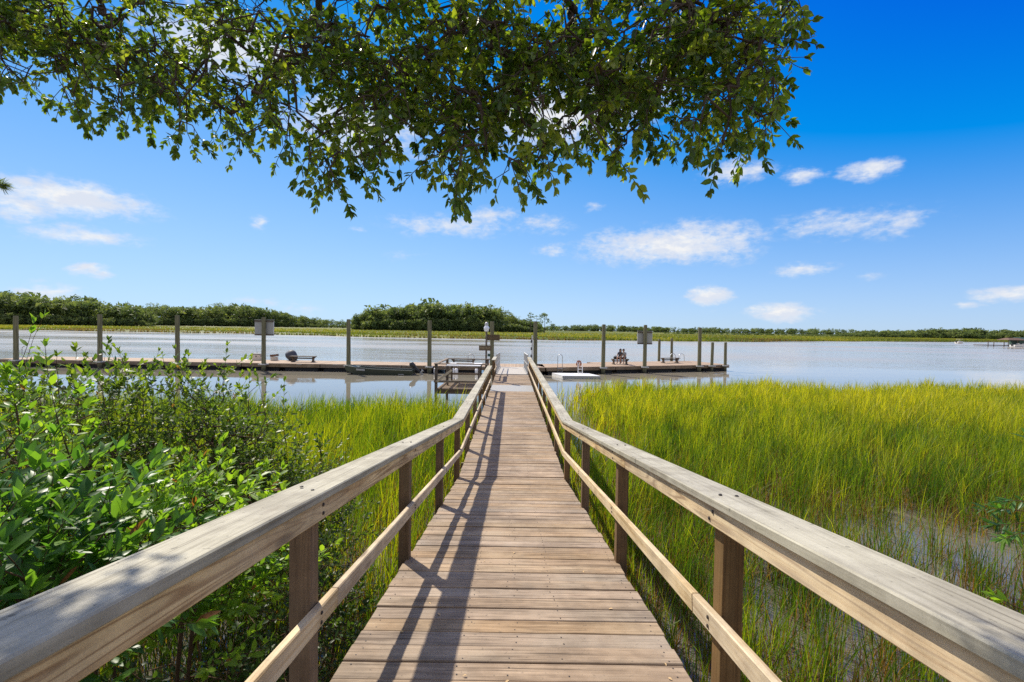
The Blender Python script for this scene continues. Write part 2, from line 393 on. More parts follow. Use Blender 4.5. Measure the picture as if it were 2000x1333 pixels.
M_FAR = leaf_mat('far_marsh_grass', [(0.0, (0.20, 0.15, 0.05)), (0.3, (0.11, 0.16, 0.02)), (0.7, (0.26, 0.26, 0.03)), (1.0, (0.40, 0.33, 0.06))], (1.5, 1.5, 0.8), 0.4, 0.6, 0.2)
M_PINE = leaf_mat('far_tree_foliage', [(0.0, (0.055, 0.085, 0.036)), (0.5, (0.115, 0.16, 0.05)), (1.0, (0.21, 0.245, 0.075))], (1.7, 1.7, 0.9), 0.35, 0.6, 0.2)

def water_mat():
    m, nt = new_mat('silty_water')
    g = nt.new('ShaderNodeNewGeometry'); pos = g.outputs['Position']
    sp = nt.new('ShaderNodeSeparateXYZ'); nt.l.new(pos, sp.inputs[0])
    a, _ = nt.noise(nt.vmath('MULTIPLY', pos, (0.35, 1.0, 1)), 1.3, 4, 0.6)
    b, _ = nt.noise(nt.vmath('MULTIPLY', pos, (0.22, 1.0, 1)), 0.28, 3, 0.55)
    c, _ = nt.noise(nt.vmath('MULTIPLY', pos, (0.25, 1.0, 1)), 0.045, 3, 0.5)
    h = nt.math('ADD', nt.math('MULTIPLY', a, 0.45), b)
    far = nt.mapr(sp.outputs[1], 33, 60, 0.03, 0.55, True)
    st = nt.math('MULTIPLY', far, nt.mapr(c, 0.35, 0.65, 0.3, 1.5, True))
    nrm = bump(nt, h, st, 0.35)
    ro = nt.math('MULTIPLY', nt.mapr(sp.outputs[1], 34, 70, 0.02, 0.17), nt.mapr(c, 0.35, 0.65, 0.5, 1.6, True))
    col = nt.mix(c, (0.32, 0.275, 0.20, 1), (0.38, 0.33, 0.245, 1))
    n4, _ = nt.noise(pos, 0.12, 3, 0.6)
    col = nt.mix(nt.mapr(nt.math('ADD', sp.outputs[1], nt.math('MULTIPLY', n4, 8.0)), 34, 48, 0, 1, True), nt.mix(nt.mapr(sp.outputs[1], 15, 30, 0, 1, True), (0.135, 0.12, 0.085, 1), (0.24, 0.22, 0.165, 1)), col)   # muddy marsh, clear shallows, silty channel
    pn = nt.new('ShaderNodeBsdfPrincipled'); nt.l.new(col, pn.inputs['Base Color']); nt.l.new(ro, pn.inputs['Roughness']); nt.l.new(nt.mapr(sp.outputs[1], 34, 48, 1.6, 1.33), pn.inputs['IOR'])
    nt.l.new(nrm, pn.inputs['Normal']); p = pn.outputs[0]
    out(nt, p); return m
M_WATER = water_mat()

# ================================================================== setting
ZN0, SLOPE, DK = 2.05, 0.1443, 7.5           # near deck height under the camera, its fall, where it turns level
ZL = ZN0 - SLOPE * DK
XC, HW = 0.035, 0.90
def deck_z(d): return ZN0 - SLOPE * d if d < DK else ZL

S = 9000.0
wat = meshobj('water', me_py('water', [(-S, -60, 0), (S, -60, 0), (S, S, 0), (-S, S, 0)], [(0, 1, 2, 3)], [M_WATER]))
tag(wat, kind='structure')

# river bank: solid ground behind and to the left of the camera
def bank():
    xs = np.linspace(-60, 60, 121); ys = np.linspace(-58, 12, 71)
    X, Y = np.meshgrid(xs, ys)
    rise = np.clip((0.6 - Y) / 4.0, 0, 1); rise = rise * rise * (3 - 2 * rise)
    left = np.clip((-5.0 - X) / 6.0, 0, 1) * np.clip((7 - Y) / 5, 0, 1)
    Z = -0.35 + 2.0 * rise + 0.9 * left * (1 - rise) + 0.06 * np.sin(X * 1.7 + Y) * np.cos(Y * 1.3) + rng.normal(0, 0.02, X.shape)
    V = np.stack([X, Y, Z], -1).reshape(-1, 3)
    n = len(xs); i = np.arange(len(ys) - 1)[:, None] * n + np.arange(n - 1)[None, :]
    q = np.stack([i, i + 1, i + n + 1, i + n], -1).reshape(-1, 4)
    o = meshobj('ground', me_np('ground', V, [q], [M_MUD], smooth=True)); tag(o, kind='structure')
bank()

def shore_d(X):                               # distance of the far marsh edge from its bearing
    t = X
    return np.interp(t, [-900, -420, -208, -99, -42, 0, 16, 81, 187, 300, 900], [330, 240, 183, 172, 151, 152, 147, 170, 232, 278, 420])
def far_marsh():
    xs = np.concatenate([np.linspace(-1600, -450, 60), np.linspace(-440, 440, 500), np.linspace(450, 1800, 60)])
    ts = np.concatenate([[0, 0.0008, 0.004], np.linspace(0.01, 0.25, 40), np.linspace(0.27, 1, 30)])
    V = []
    wig = 2.5 * np.sin(xs * 0.05) + 1.4 * np.sin(xs * 0.17 + 1) + rng.normal(0, 0.25, len(xs))
    for k, t in enumerate(ts):
        d0 = shore_d(xs) + wig
        D = d0 + t * 1500
        z = np.full_like(xs, -0.3 if k == 0 else (0.45 if k == 1 else 0.75))
        if k > 1: z = 0.75 + 0.0022 * np.minimum(D - d0, 250) + 0.06 * np.sin(xs * .21 + D * .33) + rng.normal(0, 0.07, len(xs))
        V.append(np.stack([xs * (D / d0) ** 0.6, D, z], -1))
    V = np.concatenate(V); n = len(xs)
    i = np.arange(len(ts) - 1)[:, None] * n + np.arange(n - 1)[None, :]
    q = np.stack([i, i + 1, i + n + 1, i + n], -1).reshape(-1, 4)
    d_in = np.repeat(ts, n)
    tint = 0.5 + 0.25 * np.sin(V[:, 1] * 0.11 + np.sin(V[:, 0] * 0.013) * 3) + 0.12 * np.sin(V[:, 0] * 0.04 + 2) + rng.normal(0, .08, len(V))
    o = meshobj('far_marsh', me_np('far_marsh', V, [q], [M_FAR], tint=np.clip(tint, 0, 1))); tag(o, kind='structure')
far_marsh()

def blades(x, y, z, h, wd, lean, az_l, tint, mat, name, levels=3):
    """strips of grass; arrays of equal length"""
    N = len(x); face = rng.uniform(0, math.pi, N)
    sx_, sy_ = np.cos(face), np.sin(face)
    lx, ly = np.cos(az_l) * lean, np.sin(az_l) * lean
    Vs = []; 
    for k in range(levels):
        t = k / levels; ww = wd * (1 - 0.75 * t * t) / 2
        cx_, cy_ = x + lx * h * t * t, y + ly * h * t * t; cz = z + h * (t - 0.25 * lean * t * t)
        Vs.append(np.stack([cx_ - sx_ * ww, cy_ - sy_ * ww, cz], -1)); Vs.append(np.stack([cx_ + sx_ * ww, cy_ + sy_ * ww, cz], -1))
    Vs.append(np.stack([x + lx * h, y + ly * h, z + h * (1 - 0.3 * lean)], -1))
    nv = 2 * levels + 1
    V = np.stack(Vs, 1).reshape(-1, 3)
    b = (np.arange(N) * nv)[:, None]
    qs = [b + np.array([[2 * k, 2 * k + 1, 2 * k + 3, 2 * k + 2]]) for k in range(levels - 1)]
    tri = b + np.array([[2 * levels - 2, 2 * levels - 1, 2 * levels]])
    return me_np(name, V, [np.concatenate(qs), tri] if qs else [tri], [mat], tint=np.repeat(tint, nv))

def vnoise(x, y, s, seed):
    r = np.random.default_rng(seed); v = 0
    for k in range(5):
        a, b, p = r.uniform(-1, 1), r.uniform(-1, 1), r.uniform(0, 6.28)
        q, e = r.uniform(-1, 1), r.uniform(-1, 1)
        v = v + np.sin((x * a + y * b) * s * (1 + .5 * k) + p + 1.5 * np.sin((x * q + y * e) * s * .8))
    return v / 5.0

# fringe of tufts on the far marsh, so its edge and surface stand up
N = 90000
t = rng.random(N) ** 2.2; xx = rng.uniform(-520, 560, N)
d0 = shore_d(xx) + 2.5 * np.sin(xx * 0.05) + 1.4 * np.sin(xx * 0.17 + 1)
dd = d0 + 0.5 + t * 190
keep = np.abs(xx) < dd * 1.45
xx, dd, d0 = xx[keep], dd[keep], d0[keep]; n = len(xx)
xx2 = xx * (dd / d0) ** 0.6
zz = 0.25 + 0.0022 * np.minimum(dd - d0, 250) + np.where(dd - d0 < 3, -0.25, 0.3)
tn = np.clip(0.5 + 0.3 * np.sin(dd * 0.11 + np.sin(xx * 0.013) * 3) + 0.15 * np.sin(xx * .05) + rng.normal(0, .13, n) - 0.35 * np.exp(-(dd - d0) / 6.0), 0, 1)
fm = blades(xx2, dd, zz, rng.uniform(0.55, 0.95, n), rng.uniform(0.25, 0.5, n), rng.uniform(0, .3, n), rng.uniform(0, 6.28, n), tn, M_FAR, 'far_marsh_tufts', 2)
tag(meshobj('far_marsh_grass', fm), 'yellow green marsh grass across the river below the far trees', 'grass', kind='stuff')

# ------------------------------------------------------------------ near marsh grass
def marsh(side, N, name, label):
    # sample evenly in view area with density falling with distance
    if side > 0:
        d = 1.2 + 24.5 * rng.random(N) ** 0.78
        X = rng.uniform(1.05, 34, N) if False else 1.08 + rng.random(N) * (1.25 * d + 1.2)
    else:
        d = 2.2 + 16.8 * rng.random(N) ** 0.8
        X = -(1.12 + rng.random(N) * (1.05 * d + 0.5))
    n1 = vnoise(X, d, 0.9, 3); n2 = vnoise(X, d, 2.6, 5); n3 = vnoise(X, d, 0.35, 8)
    if side > 0:
        edge = 24.3 + 0.9 * np.sin(X * 0.6) + 1.1 * n2 - np.clip((9 - X) / 9, 0, 1) * 1.5
        p = np.clip(0.95 + 0.7 * n1, 0, 1)
        # open water: beside the walk far out, and the pool at right
        walk = np.exp(-((X - 2.4) / 1.5) ** 2) * np.clip((d - 9) / 4, 0, 1)
        p *= 1 - 0.86 * walk
        p *= 1 - 0.8 * np.clip((d - 17) / 5, 0, 1) * np.clip((7.5 - X) / 5, 0, 1)
        pool = np.exp(-(((X - 7.2) / 3.0) ** 2 + ((d - 7.3) / 1.3) ** 2) ** 1.4) * np.clip(.95 + .9 * n2, 0, 1)
        pool2 = np.exp(-(((X - 5.2) / 1.6) ** 2 + ((d - 4.9) / 1.5) ** 2))
        pool3 = np.exp(-(((X - 1.2) / 0.45) ** 2)) * np.clip((d - 2.5) / 2, 0, 1) * np.clip((14 - d) / 3, 0, 1)
        p *= (1 - 0.93 * pool) * (1 - 0.72 * pool2) * (1 - 0.6 * pool3)
        p = np.where(d > edge, 0, p)
        openish = np.maximum.reduce([pool, walk * 0.9, pool2 * .7])
    else:
        edge = 17.6 + 0.6 * np.sin(X * 0.9) + 0.7 * n2
        p = np.clip(0.95 + 0.6 * n1, 0, 1); p = np.where(d > edge, 0, p)
        p *= np.where((X < -6.5) & (d < 9), 0.1, 1)
        openish = 0 * X
    # clumps: blades gather on tussock centres, leaving dark gaps and glints of water between them
    cl = vnoise(X, d, 6.5, 21) + .6 * vnoise(X, d, 13.0, 22)
    p = p * np.clip(0.62 + np.interp(d, [2, 10, 20], [1.15, .9, .5]) * cl, 0.03, 1)
    thatch = rng.random(N) < np.interp(d, [2, 8, 14, 22], [.34, .34, .24, .12]) * (1 if side > 0 else .6)
    k = rng.random(N) < np.where(thatch, p * .9, p)
    cl = cl[k]; thatch = thatch[k]
    X, d, n1, n2, n3, openish = X[k], d[k], n1[k], n2[k], n3[k], openish[k]; n = len(X)
    h = (1.02 + 0.22 * n3 + 0.16 * n2) * rng.uniform(0.55, 1.15, n)
    if side > 0: h *= np.interp(d, [1, 4, 8, 12], [0.72, 0.78, 0.92, 1.0]) * (1 - 0.30 * openish)
    else: h *= np.interp(d, [1, 5, 9], [0.7, 0.85, 1.0])
    cell = (np.floor(X * 2.1 + .6 * n2) * 73.1 + np.floor(d * 1.7 + .6 * n1) * 19.7); hsh = np.modf(np.abs(np.sin(cell) * 43758.5453))[0]
    h *= (0.84 + 0.24 * hsh) * (1 + .16 * np.clip(cl, -1, 1))
    tint = 0.50 + 0.16 * n3 + 0.12 * n2 + rng.normal(0, 0.11, n) + 0.36 * (hsh - .5)
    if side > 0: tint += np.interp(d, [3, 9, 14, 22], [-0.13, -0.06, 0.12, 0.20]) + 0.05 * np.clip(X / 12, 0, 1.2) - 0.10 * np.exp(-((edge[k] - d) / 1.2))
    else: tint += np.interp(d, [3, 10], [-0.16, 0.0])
    tint = np.clip(tint, 0.25, 1)
    dead = rng.random(n) < (0.36 * np.interp(d, [2, 5, 8, 12, 18], [1.3, 1.2, 1.1, .7, .5]) * (1 + 1.0 * n2))
    tint[dead] = rng.uniform(0, 0.17, dead.sum()); h[dead] *= rng.uniform(0.3, 0.75, dead.sum())
    tint[thatch] = rng.uniform(0, 0.2, thatch.sum()); h[thatch] = rng.uniform(.2, .55, thatch.sum())
    wd = np.maximum(rng.uniform(0.007, 0.014, n), d * 0.0013 * rng.uniform(.7, 1.3, n))
    lean = rng.uniform(0.03, 0.40, n) ** 1.0; lean[dead] *= 2.3
    lean = np.where(rng.random(n) < 0.06, lean + 0.4, lean)
    a = rng.normal(0.4, 1.7, n)
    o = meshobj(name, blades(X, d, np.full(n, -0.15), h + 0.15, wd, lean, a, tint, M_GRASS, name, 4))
    tag(o, label, 'grass', kind='stuff')
marsh(1, 330000, 'marsh_grass', 'tall yellow green marsh grass standing in water beside the right railing')
marsh(-1, 120000, 'marsh_grass', 'green marsh grass between the left railing, the shrubs and the dock water')

# ================================================================== far woods
def tree_pts(kind, H, W):
    """returns triangle soup for one far tree, and its trunk tris"""
    V = []; T = []
    def clump(c, r, m, flat, tb):
        u = rng.normal(size=(m, 3)); u /= np.linalg.norm(u, axis=1)[:, None]
        p = c + u * (rng.random((m, 1)) ** 0.4) * np.array([r, r, r * flat])
        s = r * rng.uniform(0.22, 0.42, (m, 1, 1))
        tri = p[:, None, :] + np.clip(rng.normal(size=(m, 3, 3)), -1.4, 1.4) * s * .8
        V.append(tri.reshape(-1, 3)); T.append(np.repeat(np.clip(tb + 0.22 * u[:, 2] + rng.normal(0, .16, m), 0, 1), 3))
    if kind == 'pine':
        b = rng.uniform(0, 0.25)
        for i in range(rng.integers(10, 16)):
            f = rng.uniform(0.55, 1.0); rr = W * (1.15 - 0.75 * abs(f - 0.72) / 0.3) * 0.5
            a = rng.uniform(0, 6.28)
            clump(np.array([math.cos(a) * rr, math.sin(a) * rr, H * f]), W * rng.uniform(.20, .34), 20, 0.5, 0.38 + b)
        clump(np.array([0, 0, H]), W * 0.28, 16, 0.6, 0.55 + b)
    else:
        b = rng.uniform(-.1, 0.25)
        for i in range(rng.integers(9, 14)):
            a = rng.uniform(0, 6.28); rr = W * 0.42 * math.sqrt(rng.random()); f = rng.uniform(0.18, 0.95) * (1 - 0.3 * rr / W)
            clump(np.array([math.cos(a) * rr, math.sin(a) * rr, H * f]), W * rng.uniform(.2, .32), 24, 0.75, 0.35 + b)
    return np.concatenate(V), np.concatenate(T)
def trunk_quads(x, y, z0, z1, r):
    a = np.array([0, 2.09, 4.19]); lo = np.stack([x + r * np.cos(a), y + r * np.sin(a), np.full(3, z0)], -1)
    hi = np.stack([x + .4 * r * np.cos(a), y + .4 * r * np.sin(a), np.full(3, z1)], -1)
    return np.concatenate([lo, hi])
PROTO = [tree_pts('pine', 1.0, 0.40) for _ in range(9)], [tree_pts('oak', 1.0, 0.95) for _ in range(7)]
def wood_mass(name, label, specs):
    """specs: list of (x, y, z, height, kind)"""
    Vs, Ts, TV = [], [], []
    for (x, y, z, H, kind) in specs:
        V, T = PROTO[0 if kind == 'pine' else 1][rng.integers(0, 9 if kind == 'pine' else 7)]
        a = rng.uniform(0, 6.28); c, s = math.cos(a), math.sin(a); k = rng.uniform(.85, 1.2)
        Vs.append(np.stack([(V[:, 0] * c - V[:, 1] * s) * H * k + x, (V[:, 0] * s + V[:, 1] * c) * H * k + y, V[:, 2] * H + z], -1))
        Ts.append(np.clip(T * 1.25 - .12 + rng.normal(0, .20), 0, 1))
        TV.append(trunk_quads(x, y, z - 0.5, z + H * .95, 0.02 * H if kind == 'pine' else 0.03 * H))
    V = np.concatenate(Vs); tri = np.arange(len(V)).reshape(-1, 3)
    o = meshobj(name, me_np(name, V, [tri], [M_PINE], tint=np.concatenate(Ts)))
    tag(o, label, 'trees', kind='stuff')
    TVv = np.concatenate(TV); b = (np.arange(len(TV)) * 6)[:, None]
    q = np.concatenate([b + np.array([[i, (i + 1) % 3, 3 + (i + 1) % 3, 3 + i]]) for i in range(3)])
    t_ = meshobj('trunks', me_np('trunks', TVv, [q], [M_BARK]), o); tag(t_, kind='stuff')
    return o
def along(profile, d_fn, n, rows, kinds, zbase, jit=0.12, under=True, uh=0.35):
    """profile: list (px, py_top); trees whose tops reach that outline at their distance"""
    px = [p[0] for p in profile]; py = [p[1] for p in profile]; specs = []
    n = int(n * 1.7)
    for _ in range(n):
        x = rng.uniform(px[0], px[-1]); row = rng.integers(0, rows)
        d = d_fn(x) + row * rng.uniform(9, 16)
        top = P(x, np.interp(x, px, py), d); H = top[2] - zbase
        H *= rng.uniform(1 - 2.6 * jit, 1.10) if row == rows - 1 else rng.uniform(0.72, 0.98)
        specs.append((top[0], d, zbase, max(2.0, H), kinds[rng.integers(0, len(kinds))]))
    if under:
        for _ in range(int(n * 1.1)):
            x = rng.uniform(px[0], px[-1]); d = d_fn(x) - rng.uniform(2, 10)
            top = P(x, np.interp(x, px, py), d); H = (top[2] - zbase) * rng.uniform(0.5, 1.15) * uh
            specs.append((top[0], d, zbase, max(1.6, H), 'oak'))
    return specs
wood_mass('pine_wood', 'tall green pine wood rising at the far left shore',
          along([(-140, 566), (0, 571), (60, 577), (150, 584), (210, 591), (270, 600), (300, 610)], lambda x: 300 + 0.1 * x, 120, 4, ['pine', 'pine', 'oak'], 1.2, uh=0.34))
wood_mass('pine_wood', 'dark pine wood behind the sign board, thinning to the right',
          along([(240, 601), (300, 597), (360, 601), (420, 597), (480, 597), (520, 603), (560, 611), (600, 619), (640, 624), (700, 628)], lambda x: 430 + 0.3 * (x - 240), 190, 4, ['pine', 'pine', 'pine', 'oak'], 1.4, uh=0.36))
wood_mass('island_wood', 'green wooded island behind the lamp post in the middle',
          along([(690, 622), (715, 607), (740, 601), (790, 601), (840, 592), (880, 594), (940, 598), (980, 606), (1010, 616), (1035, 626), (1060, 634)], lambda x: 330, 190, 4, ['pine', 'pine', 'oak'], 1.1, uh=0.42))
wood_mass('distant_wood', 'low dark tree line along the horizon at right',
          along([(560, 630), (700, 634), (1080, 636), (1180, 634), (1260, 638), (1340, 640), (1460, 641), (1600, 643), (1700, 645), (1800, 646)], lambda x: 720 + 0.05 * x, 330, 3, ['oak', 'oak', 'pine'], 1.6, uh=0.6))
wood_mass('distant_wood', 'olive green trees behind the far dock at the right edge',
          along([(1640, 650), (1700, 647), (1780, 644), (1850, 642), (1900, 643), (1960, 645), (2060, 645), (2160, 640)], lambda x: 430 - 0.1 * (x - 1640), 150, 3, ['oak', 'oak', 'oak', 'pine'], 1.2, uh=0.6))
wood_mass('marsh_thicket', 'low scrub on the far marsh right of the dock',
          along([(1290, 650), (1400, 652), (1500, 652), (1640, 654)], lambda x: 420, 50, 2, ['oak'], 1.2, uh=0.6))
def lone(px, pyt, d, kind, label, W=1.0, zb=1.1):
    top = P(px, pyt, d); H = top[2] - zb
    V, T = tree_pts(kind, 1.0, 0.42 * W if kind == 'pine' else 0.95 * W)
    r = empty('pine_tree' if kind == 'pine' else 'marsh_tree', (top[0], d, zb)); tag(r, label, 'tree', 'separate trees on the far shore')
    V = V * H; meshobj('crown', me_np('crown', V, [np.arange(len(V)).reshape(-1, 3)], [M_PINE], tint=T), r)
    b = B(); b.tube([(0, 0, -0.6), (0.01 * H, 0, H * .5), (0, 0, H * .97)], [0.022 * H, 0.015 * H, 0.005 * H], 6); b.build('trunk', M_BARK, r)
lone(1036, 612, 318, 'pine', 'tall thin pine rising at the right end of the island', .8)
lone(1048, 617, 322, 'pine', 'second thin pine right of the tallest one at island end', .7)
lone(1064, 614, 318, 'pine', 'broad topped pine beside the piling right of the gangway', 1.1)
lone(1081, 631, 316, 'oak', 'small round tree standing alone at the island tip', .9)
lone(1592, 639, 470, 'oak', 'lone round tree above the low tree line at right', 1.2)
lone(733, 598, 325, 'oak', 'rounded tree at the left end of the island', 1.0)

# ================================================================== boardwalk
bw = empty('boardwalk', (XC, 0, 0))
tag(bw, 'brown plank boardwalk with wooden railings running from the foreground to the gangway', 'boardwalk')
def plank_mesh(L, Wd, T, seed):
    r = random.Random(seed); b = B(); b.box((0, 0, -T / 2), (L, Wd, T), bevel=0.004)
    bm = b.bm
    for v in bm.verts:
        v.co.z += 0.0015 * math.sin(v.co.x * 3 + seed)
    bmesh.ops.recalc_face_normals(bm, faces=bm.faces)
    nails = []
    for jx in (-L / 2 + 0.06, -L / 2 + 0.62, 0.02, L / 2 - 0.62, L / 2 - 0.06):
        for jy in (-Wd * 0.28, Wd * 0.28):
            if r.random() < 0.12: continue
            c = Vector((jx + r.uniform(-.02, .02), jy + r.uniform(-.012, .012), 0.0022))
            nails.append(bm.faces.new([bm.verts.new(c + Vector((math.cos(k * 1.0472) * .0048, math.sin(k * 1.0472) * .0048, 0))) for k in range(6)]))
    for f in nails: f.material_index = 1
    me = bpy.data.meshes.new('plank'); bm.to_mesh(me); bm.free()
    me.materials.append(M_DECK); me.materials.append(M_NAIL); return me
PW, PG = 0.142, 0.0095
PM = [plank_mesh(2 * HW + random.uniform(-.012, .012), PW, 0.036, i) for i in range(8)]
sl = math.atan(SLOPE); step = (PW + PG)
d = -1.2
while d < 24.6:
    if d < DK:
        y, z, rx = d, deck_z(d), -sl; adv = step * math.cos(sl)
    else:
        y, z, rx = d, ZL, 0.0; adv = step
    if not (18.0 < d < 19.95):
        o = meshobj('plank', PM[random.randrange(8)], bw)
        o.location = (random.uniform(-.008, .008), y, z + random.uniform(-.004, .004))
        o.rotation_euler = (rx + random.uniform(-.012, .012), random.uniform(-.0012, .0012), random.uniform(-.0022, .0022) + (math.pi if random.random() < .5 else 0))
        if o.rotation_euler[2] > 1: o.rotation_euler[0] = -rx + random.uniform(-.012, .012)
    d += adv
B().box((0, 19.0, ZL - 0.006), (2 * HW - 0.02, 1.98, 0.014)).build('tread_plate', M_PLATE, bw)
for sx_ in (-0.82, 0.0, 0.82):
    b = B(); b.bar((sx_, -1.5, deck_z(-1.5) - 0.17), (sx_, DK, ZL - 0.17), 0.05, 0.23); b.build('stringer', M_STRING, bw)
    b = B(); b.bar((sx_, DK, ZL - 0.165), (sx_, 24.6, ZL - 0.165), 0.045, 0.225); b.build('stringer', M_STRING, bw)
post_d = [-1.75, 0.08, 1.93, 3.80, 5.65, DK - 0.02, 9.25, 11.1, 12.9, 14.75, 16.6, 18.4, 20.2, 22.0, 23.8]
for s in (-1, 1):
    for dpost in post_d:
        if s < 0 and 19 < dpost < 21.5: continue
        zt = deck_z(dpost) + 0.95; zb = -1.2
        x = s * 0.922
        b = B(); b.box((0, 0, 0), (zt - zb, 0.089, 0.089), bevel=0.004)
        o = b.build('post', M_POST, bw); o.location = (x, dpost, (zt + zb) / 2)
        o.rotation_euler = (0, R(-90), random.uniform(-.02, .02) + (0 if s < 0 else math.pi))
        o.rotation_euler = Euler((random.uniform(-.006, .006), R(-90), 0))
    def board(name, mat, x, h, wx, wz, d0, d1, ext=0.0):
        a = Vector((x, d0, deck_z(d0) + h)); c = Vector((x, d1, deck_z(d1) + h))
        L = (c - a).length
        b = B(); b.box((0, 0, 0), (L - 0.003, wx, wz), bevel=0.005)
        o = b.build(name, mat, bw); q = (c - a).to_track_quat('X', 'Z')
        o.rotation_mode = 'QUATERNION'; o.rotation_quaternion = q; o.location = (a + c) / 2
        return o
    cuts = {-1: ([-1.8, 5.0, DK, 12.95, 18.4], [-1.8, 5.3, DK, 12.9, 18.4]), 1: ([-1.8, 3.05, DK, 12.9, 18.45, 24.4], [-1.8, 3.4, DK, 12.9, 18.4, 24.4])}[s]
    for d0, d1 in zip(cuts[0], cuts[0][1:]):
        board('cap_rail', M_CAP, s * 0.912, 0.972, 0.186, 0.038, d0, d1)
    for d0, d1 in zip(cuts[1], cuts[1][1:]):
        board('upper_rail', M_RAIL, s * (0.8775 - 0.0205), 0.907, 0.037, 0.09, d0, d1)
    lc = [-1.8, 2.1, DK, 12.9, 18.4] + ([24.4] if s > 0 else [])
    for d0, d1 in zip(lc, lc[1:]):
        board('lower_rail', M_RAIL2, s * (0.8775 - 0.0205), 0.44, 0.037, 0.088, d0, d1)
    if s < 0:
        board('cap_rail', M_CAP, s * 0.912, 0.972, 0.186, 0.038, 21.9, 24.4); board('upper_rail', M_RAIL, s * .857, 0.907, 0.037, .09, 21.9, 24.4)
        board('lower_rail', M_RAIL2, s * .857, 0.44, .037, .088, 21.9, 24.4)
bolt_m = B().tube([(0, 0, 0), (0, 0, .004), (0, 0, .006)], [.008, .008, .004], 8).mesh('bolt', M_NAIL)
for s in (-1, 1):
    for dpost in post_d[1:7]:
        for h_, n_ in ((.93, 'in'), (.885, 'in'), (.455, 'in'), (.425, 'in'), (.992, 'up'), (.992, 'up2')):
            o = meshobj('bolt', bolt_m, bw); zz_ = deck_z(dpost) + h_
            if n_ == 'in': o.location = (s * .8384, dpost + random.uniform(-.02, .02), zz_ + random.uniform(-.008, .008)); o.rotation_euler = (0, R(-90) * s, 0)
            else: o.location = (s * (.88 if n_ == 'up' else .945), dpost + random.uniform(-.03, .03), zz_); o.rotation_euler = (-sl if dpost < DK else 0, 0, 0)
# cross beams under the walk at each pair of posts
for dpost in post_d[1:]:
    b = B(); b.box((0, 0, 0), (2.1, 0.045, 0.2)); o = b.build('cross_beam', M_STRING, bw); o.location = (0, dpost + 0.068, deck_z(dpost) - 0.40)

# side landing with its own railing
sl_ = empty('side_landing', (-2.1, 20.2, 0)); tag(sl_, 'small square wooden landing with railing off the left of the boardwalk', 'landing')
for i in range(10):
    b = B(); b.box((0, 0, 0), (1.9, 0.142, 0.036), bevel=.003); o = b.build('plank', M_DECK, sl_); o.location = (-0.02, -1.5 + 0.33 * i * 0.99 / 1.0 * 0.9 + 0.05, ZL - 0.02)
for (px_, py_) in ((-1.0, -1.65), (-1.0, 1.55), (0.95, 1.60)):
    b = B(); b.box((0, 0, 0), (ZL + 1.0 + 1.2, 0.11, 0.11), bevel=.004); o = b.build('post', M_BENCH, sl_); o.location = (px_, py_, (ZL + 1.0 - 1.2) / 2); o.rotation_euler = (0, R(-90), 0)
for a_, c_ in (((-1.08, -1.65), (1.12, -1.65)), ((-1.0, -1.60), (-1.0, 1.5)), ((-1.08, 1.55), (1.12, 1.55))):
    B().bar((a_[0], a_[1], ZL + 1.02), (c_[0], c_[1], ZL + 1.02), 0.14, 0.04, .004).build('cap_rail', M_FASCIA, sl_)
    B().bar((a_[0], a_[1] - 0.075, ZL + 0.30), (c_[0], c_[1] - .075, ZL + 0.30), 0.04, 0.09).build('lower_rail', M_FASCIA, sl_)
B().bar((-0.95, -1.75, ZL + 0.30), (-0.35, -1.75, ZL + 0.78), 0.04, 0.09).build('brace', M_RAIL2, sl_)
B().box((0.02, -1.55, ZL - 0.13), (1.95, 0.05, 0.2)).build('edge_beam', M_STRING, sl_)
ct = empty('cleaning_table', (-2.1, 20.35, ZL)); tag(ct, 'white topped fish cleaning table standing on the side landing', 'table')
B().box((0, 0, 0.86), (1.5, 1.5, 0.05), bevel=.01).build('table_top', M_WHITE, ct)
B().box((0.0, 0.15, 0.90), (0.8, 0.10, 0.022)).build('cutting_board', M_BENCH, ct)
for a_ in (-.68, .68):
    for c_ in (-.68, .68): B().box((a_, c_, 0.417), (0.07, .07, 0.834)).build('leg', M_BENCH, ct)

# gangway
gw = empty('gangway', (XC, 24.6, ZL)); tag(gw, 'pale ramp with grey metal side rails leading down to the dock', 'gangway')
DOCKZ = 0.57; GE = 33.4
ga, gb = Vector((0, 0.02, 0.0)), Vector((0, GE - 24.6, DOCKZ - ZL + 0.05))
b = B(); b.bar(ga, gb, 1.62, 0.06); b.build('ramp_deck', M_PALE, gw)
for s in (-1, 1):
    x = s * 0.86
    b = B(); b.bar((x, 0.05, -0.02), (x, gb.y, gb.z), 0.06, 0.16); b.build('side_beam', M_ALU, gw)
    b = B(); b.tube([(x, 0.05, 1.08), (x, gb.y * .8, gb.z * .8 + 1.12)], 0.032, 8); b.build('top_rail', M_ALU, gw)
    b = B(); b.tube([(x, 0.05, 0.55), (x, gb.y * .8, gb.z * .8 + 0.58)], 0.024, 8); b.build('middle_rail', M_ALU, gw)
    for k in range(6):
        yk = 0.1 + k * (gb.y * .8 - .1) / 5.0; zk = gb.z * yk / gb.y
        b = B(); b.box((x, yk, zk + 0.56), (0.055, 0.055, 1.1)); b.build('upright', M_ALU, gw)

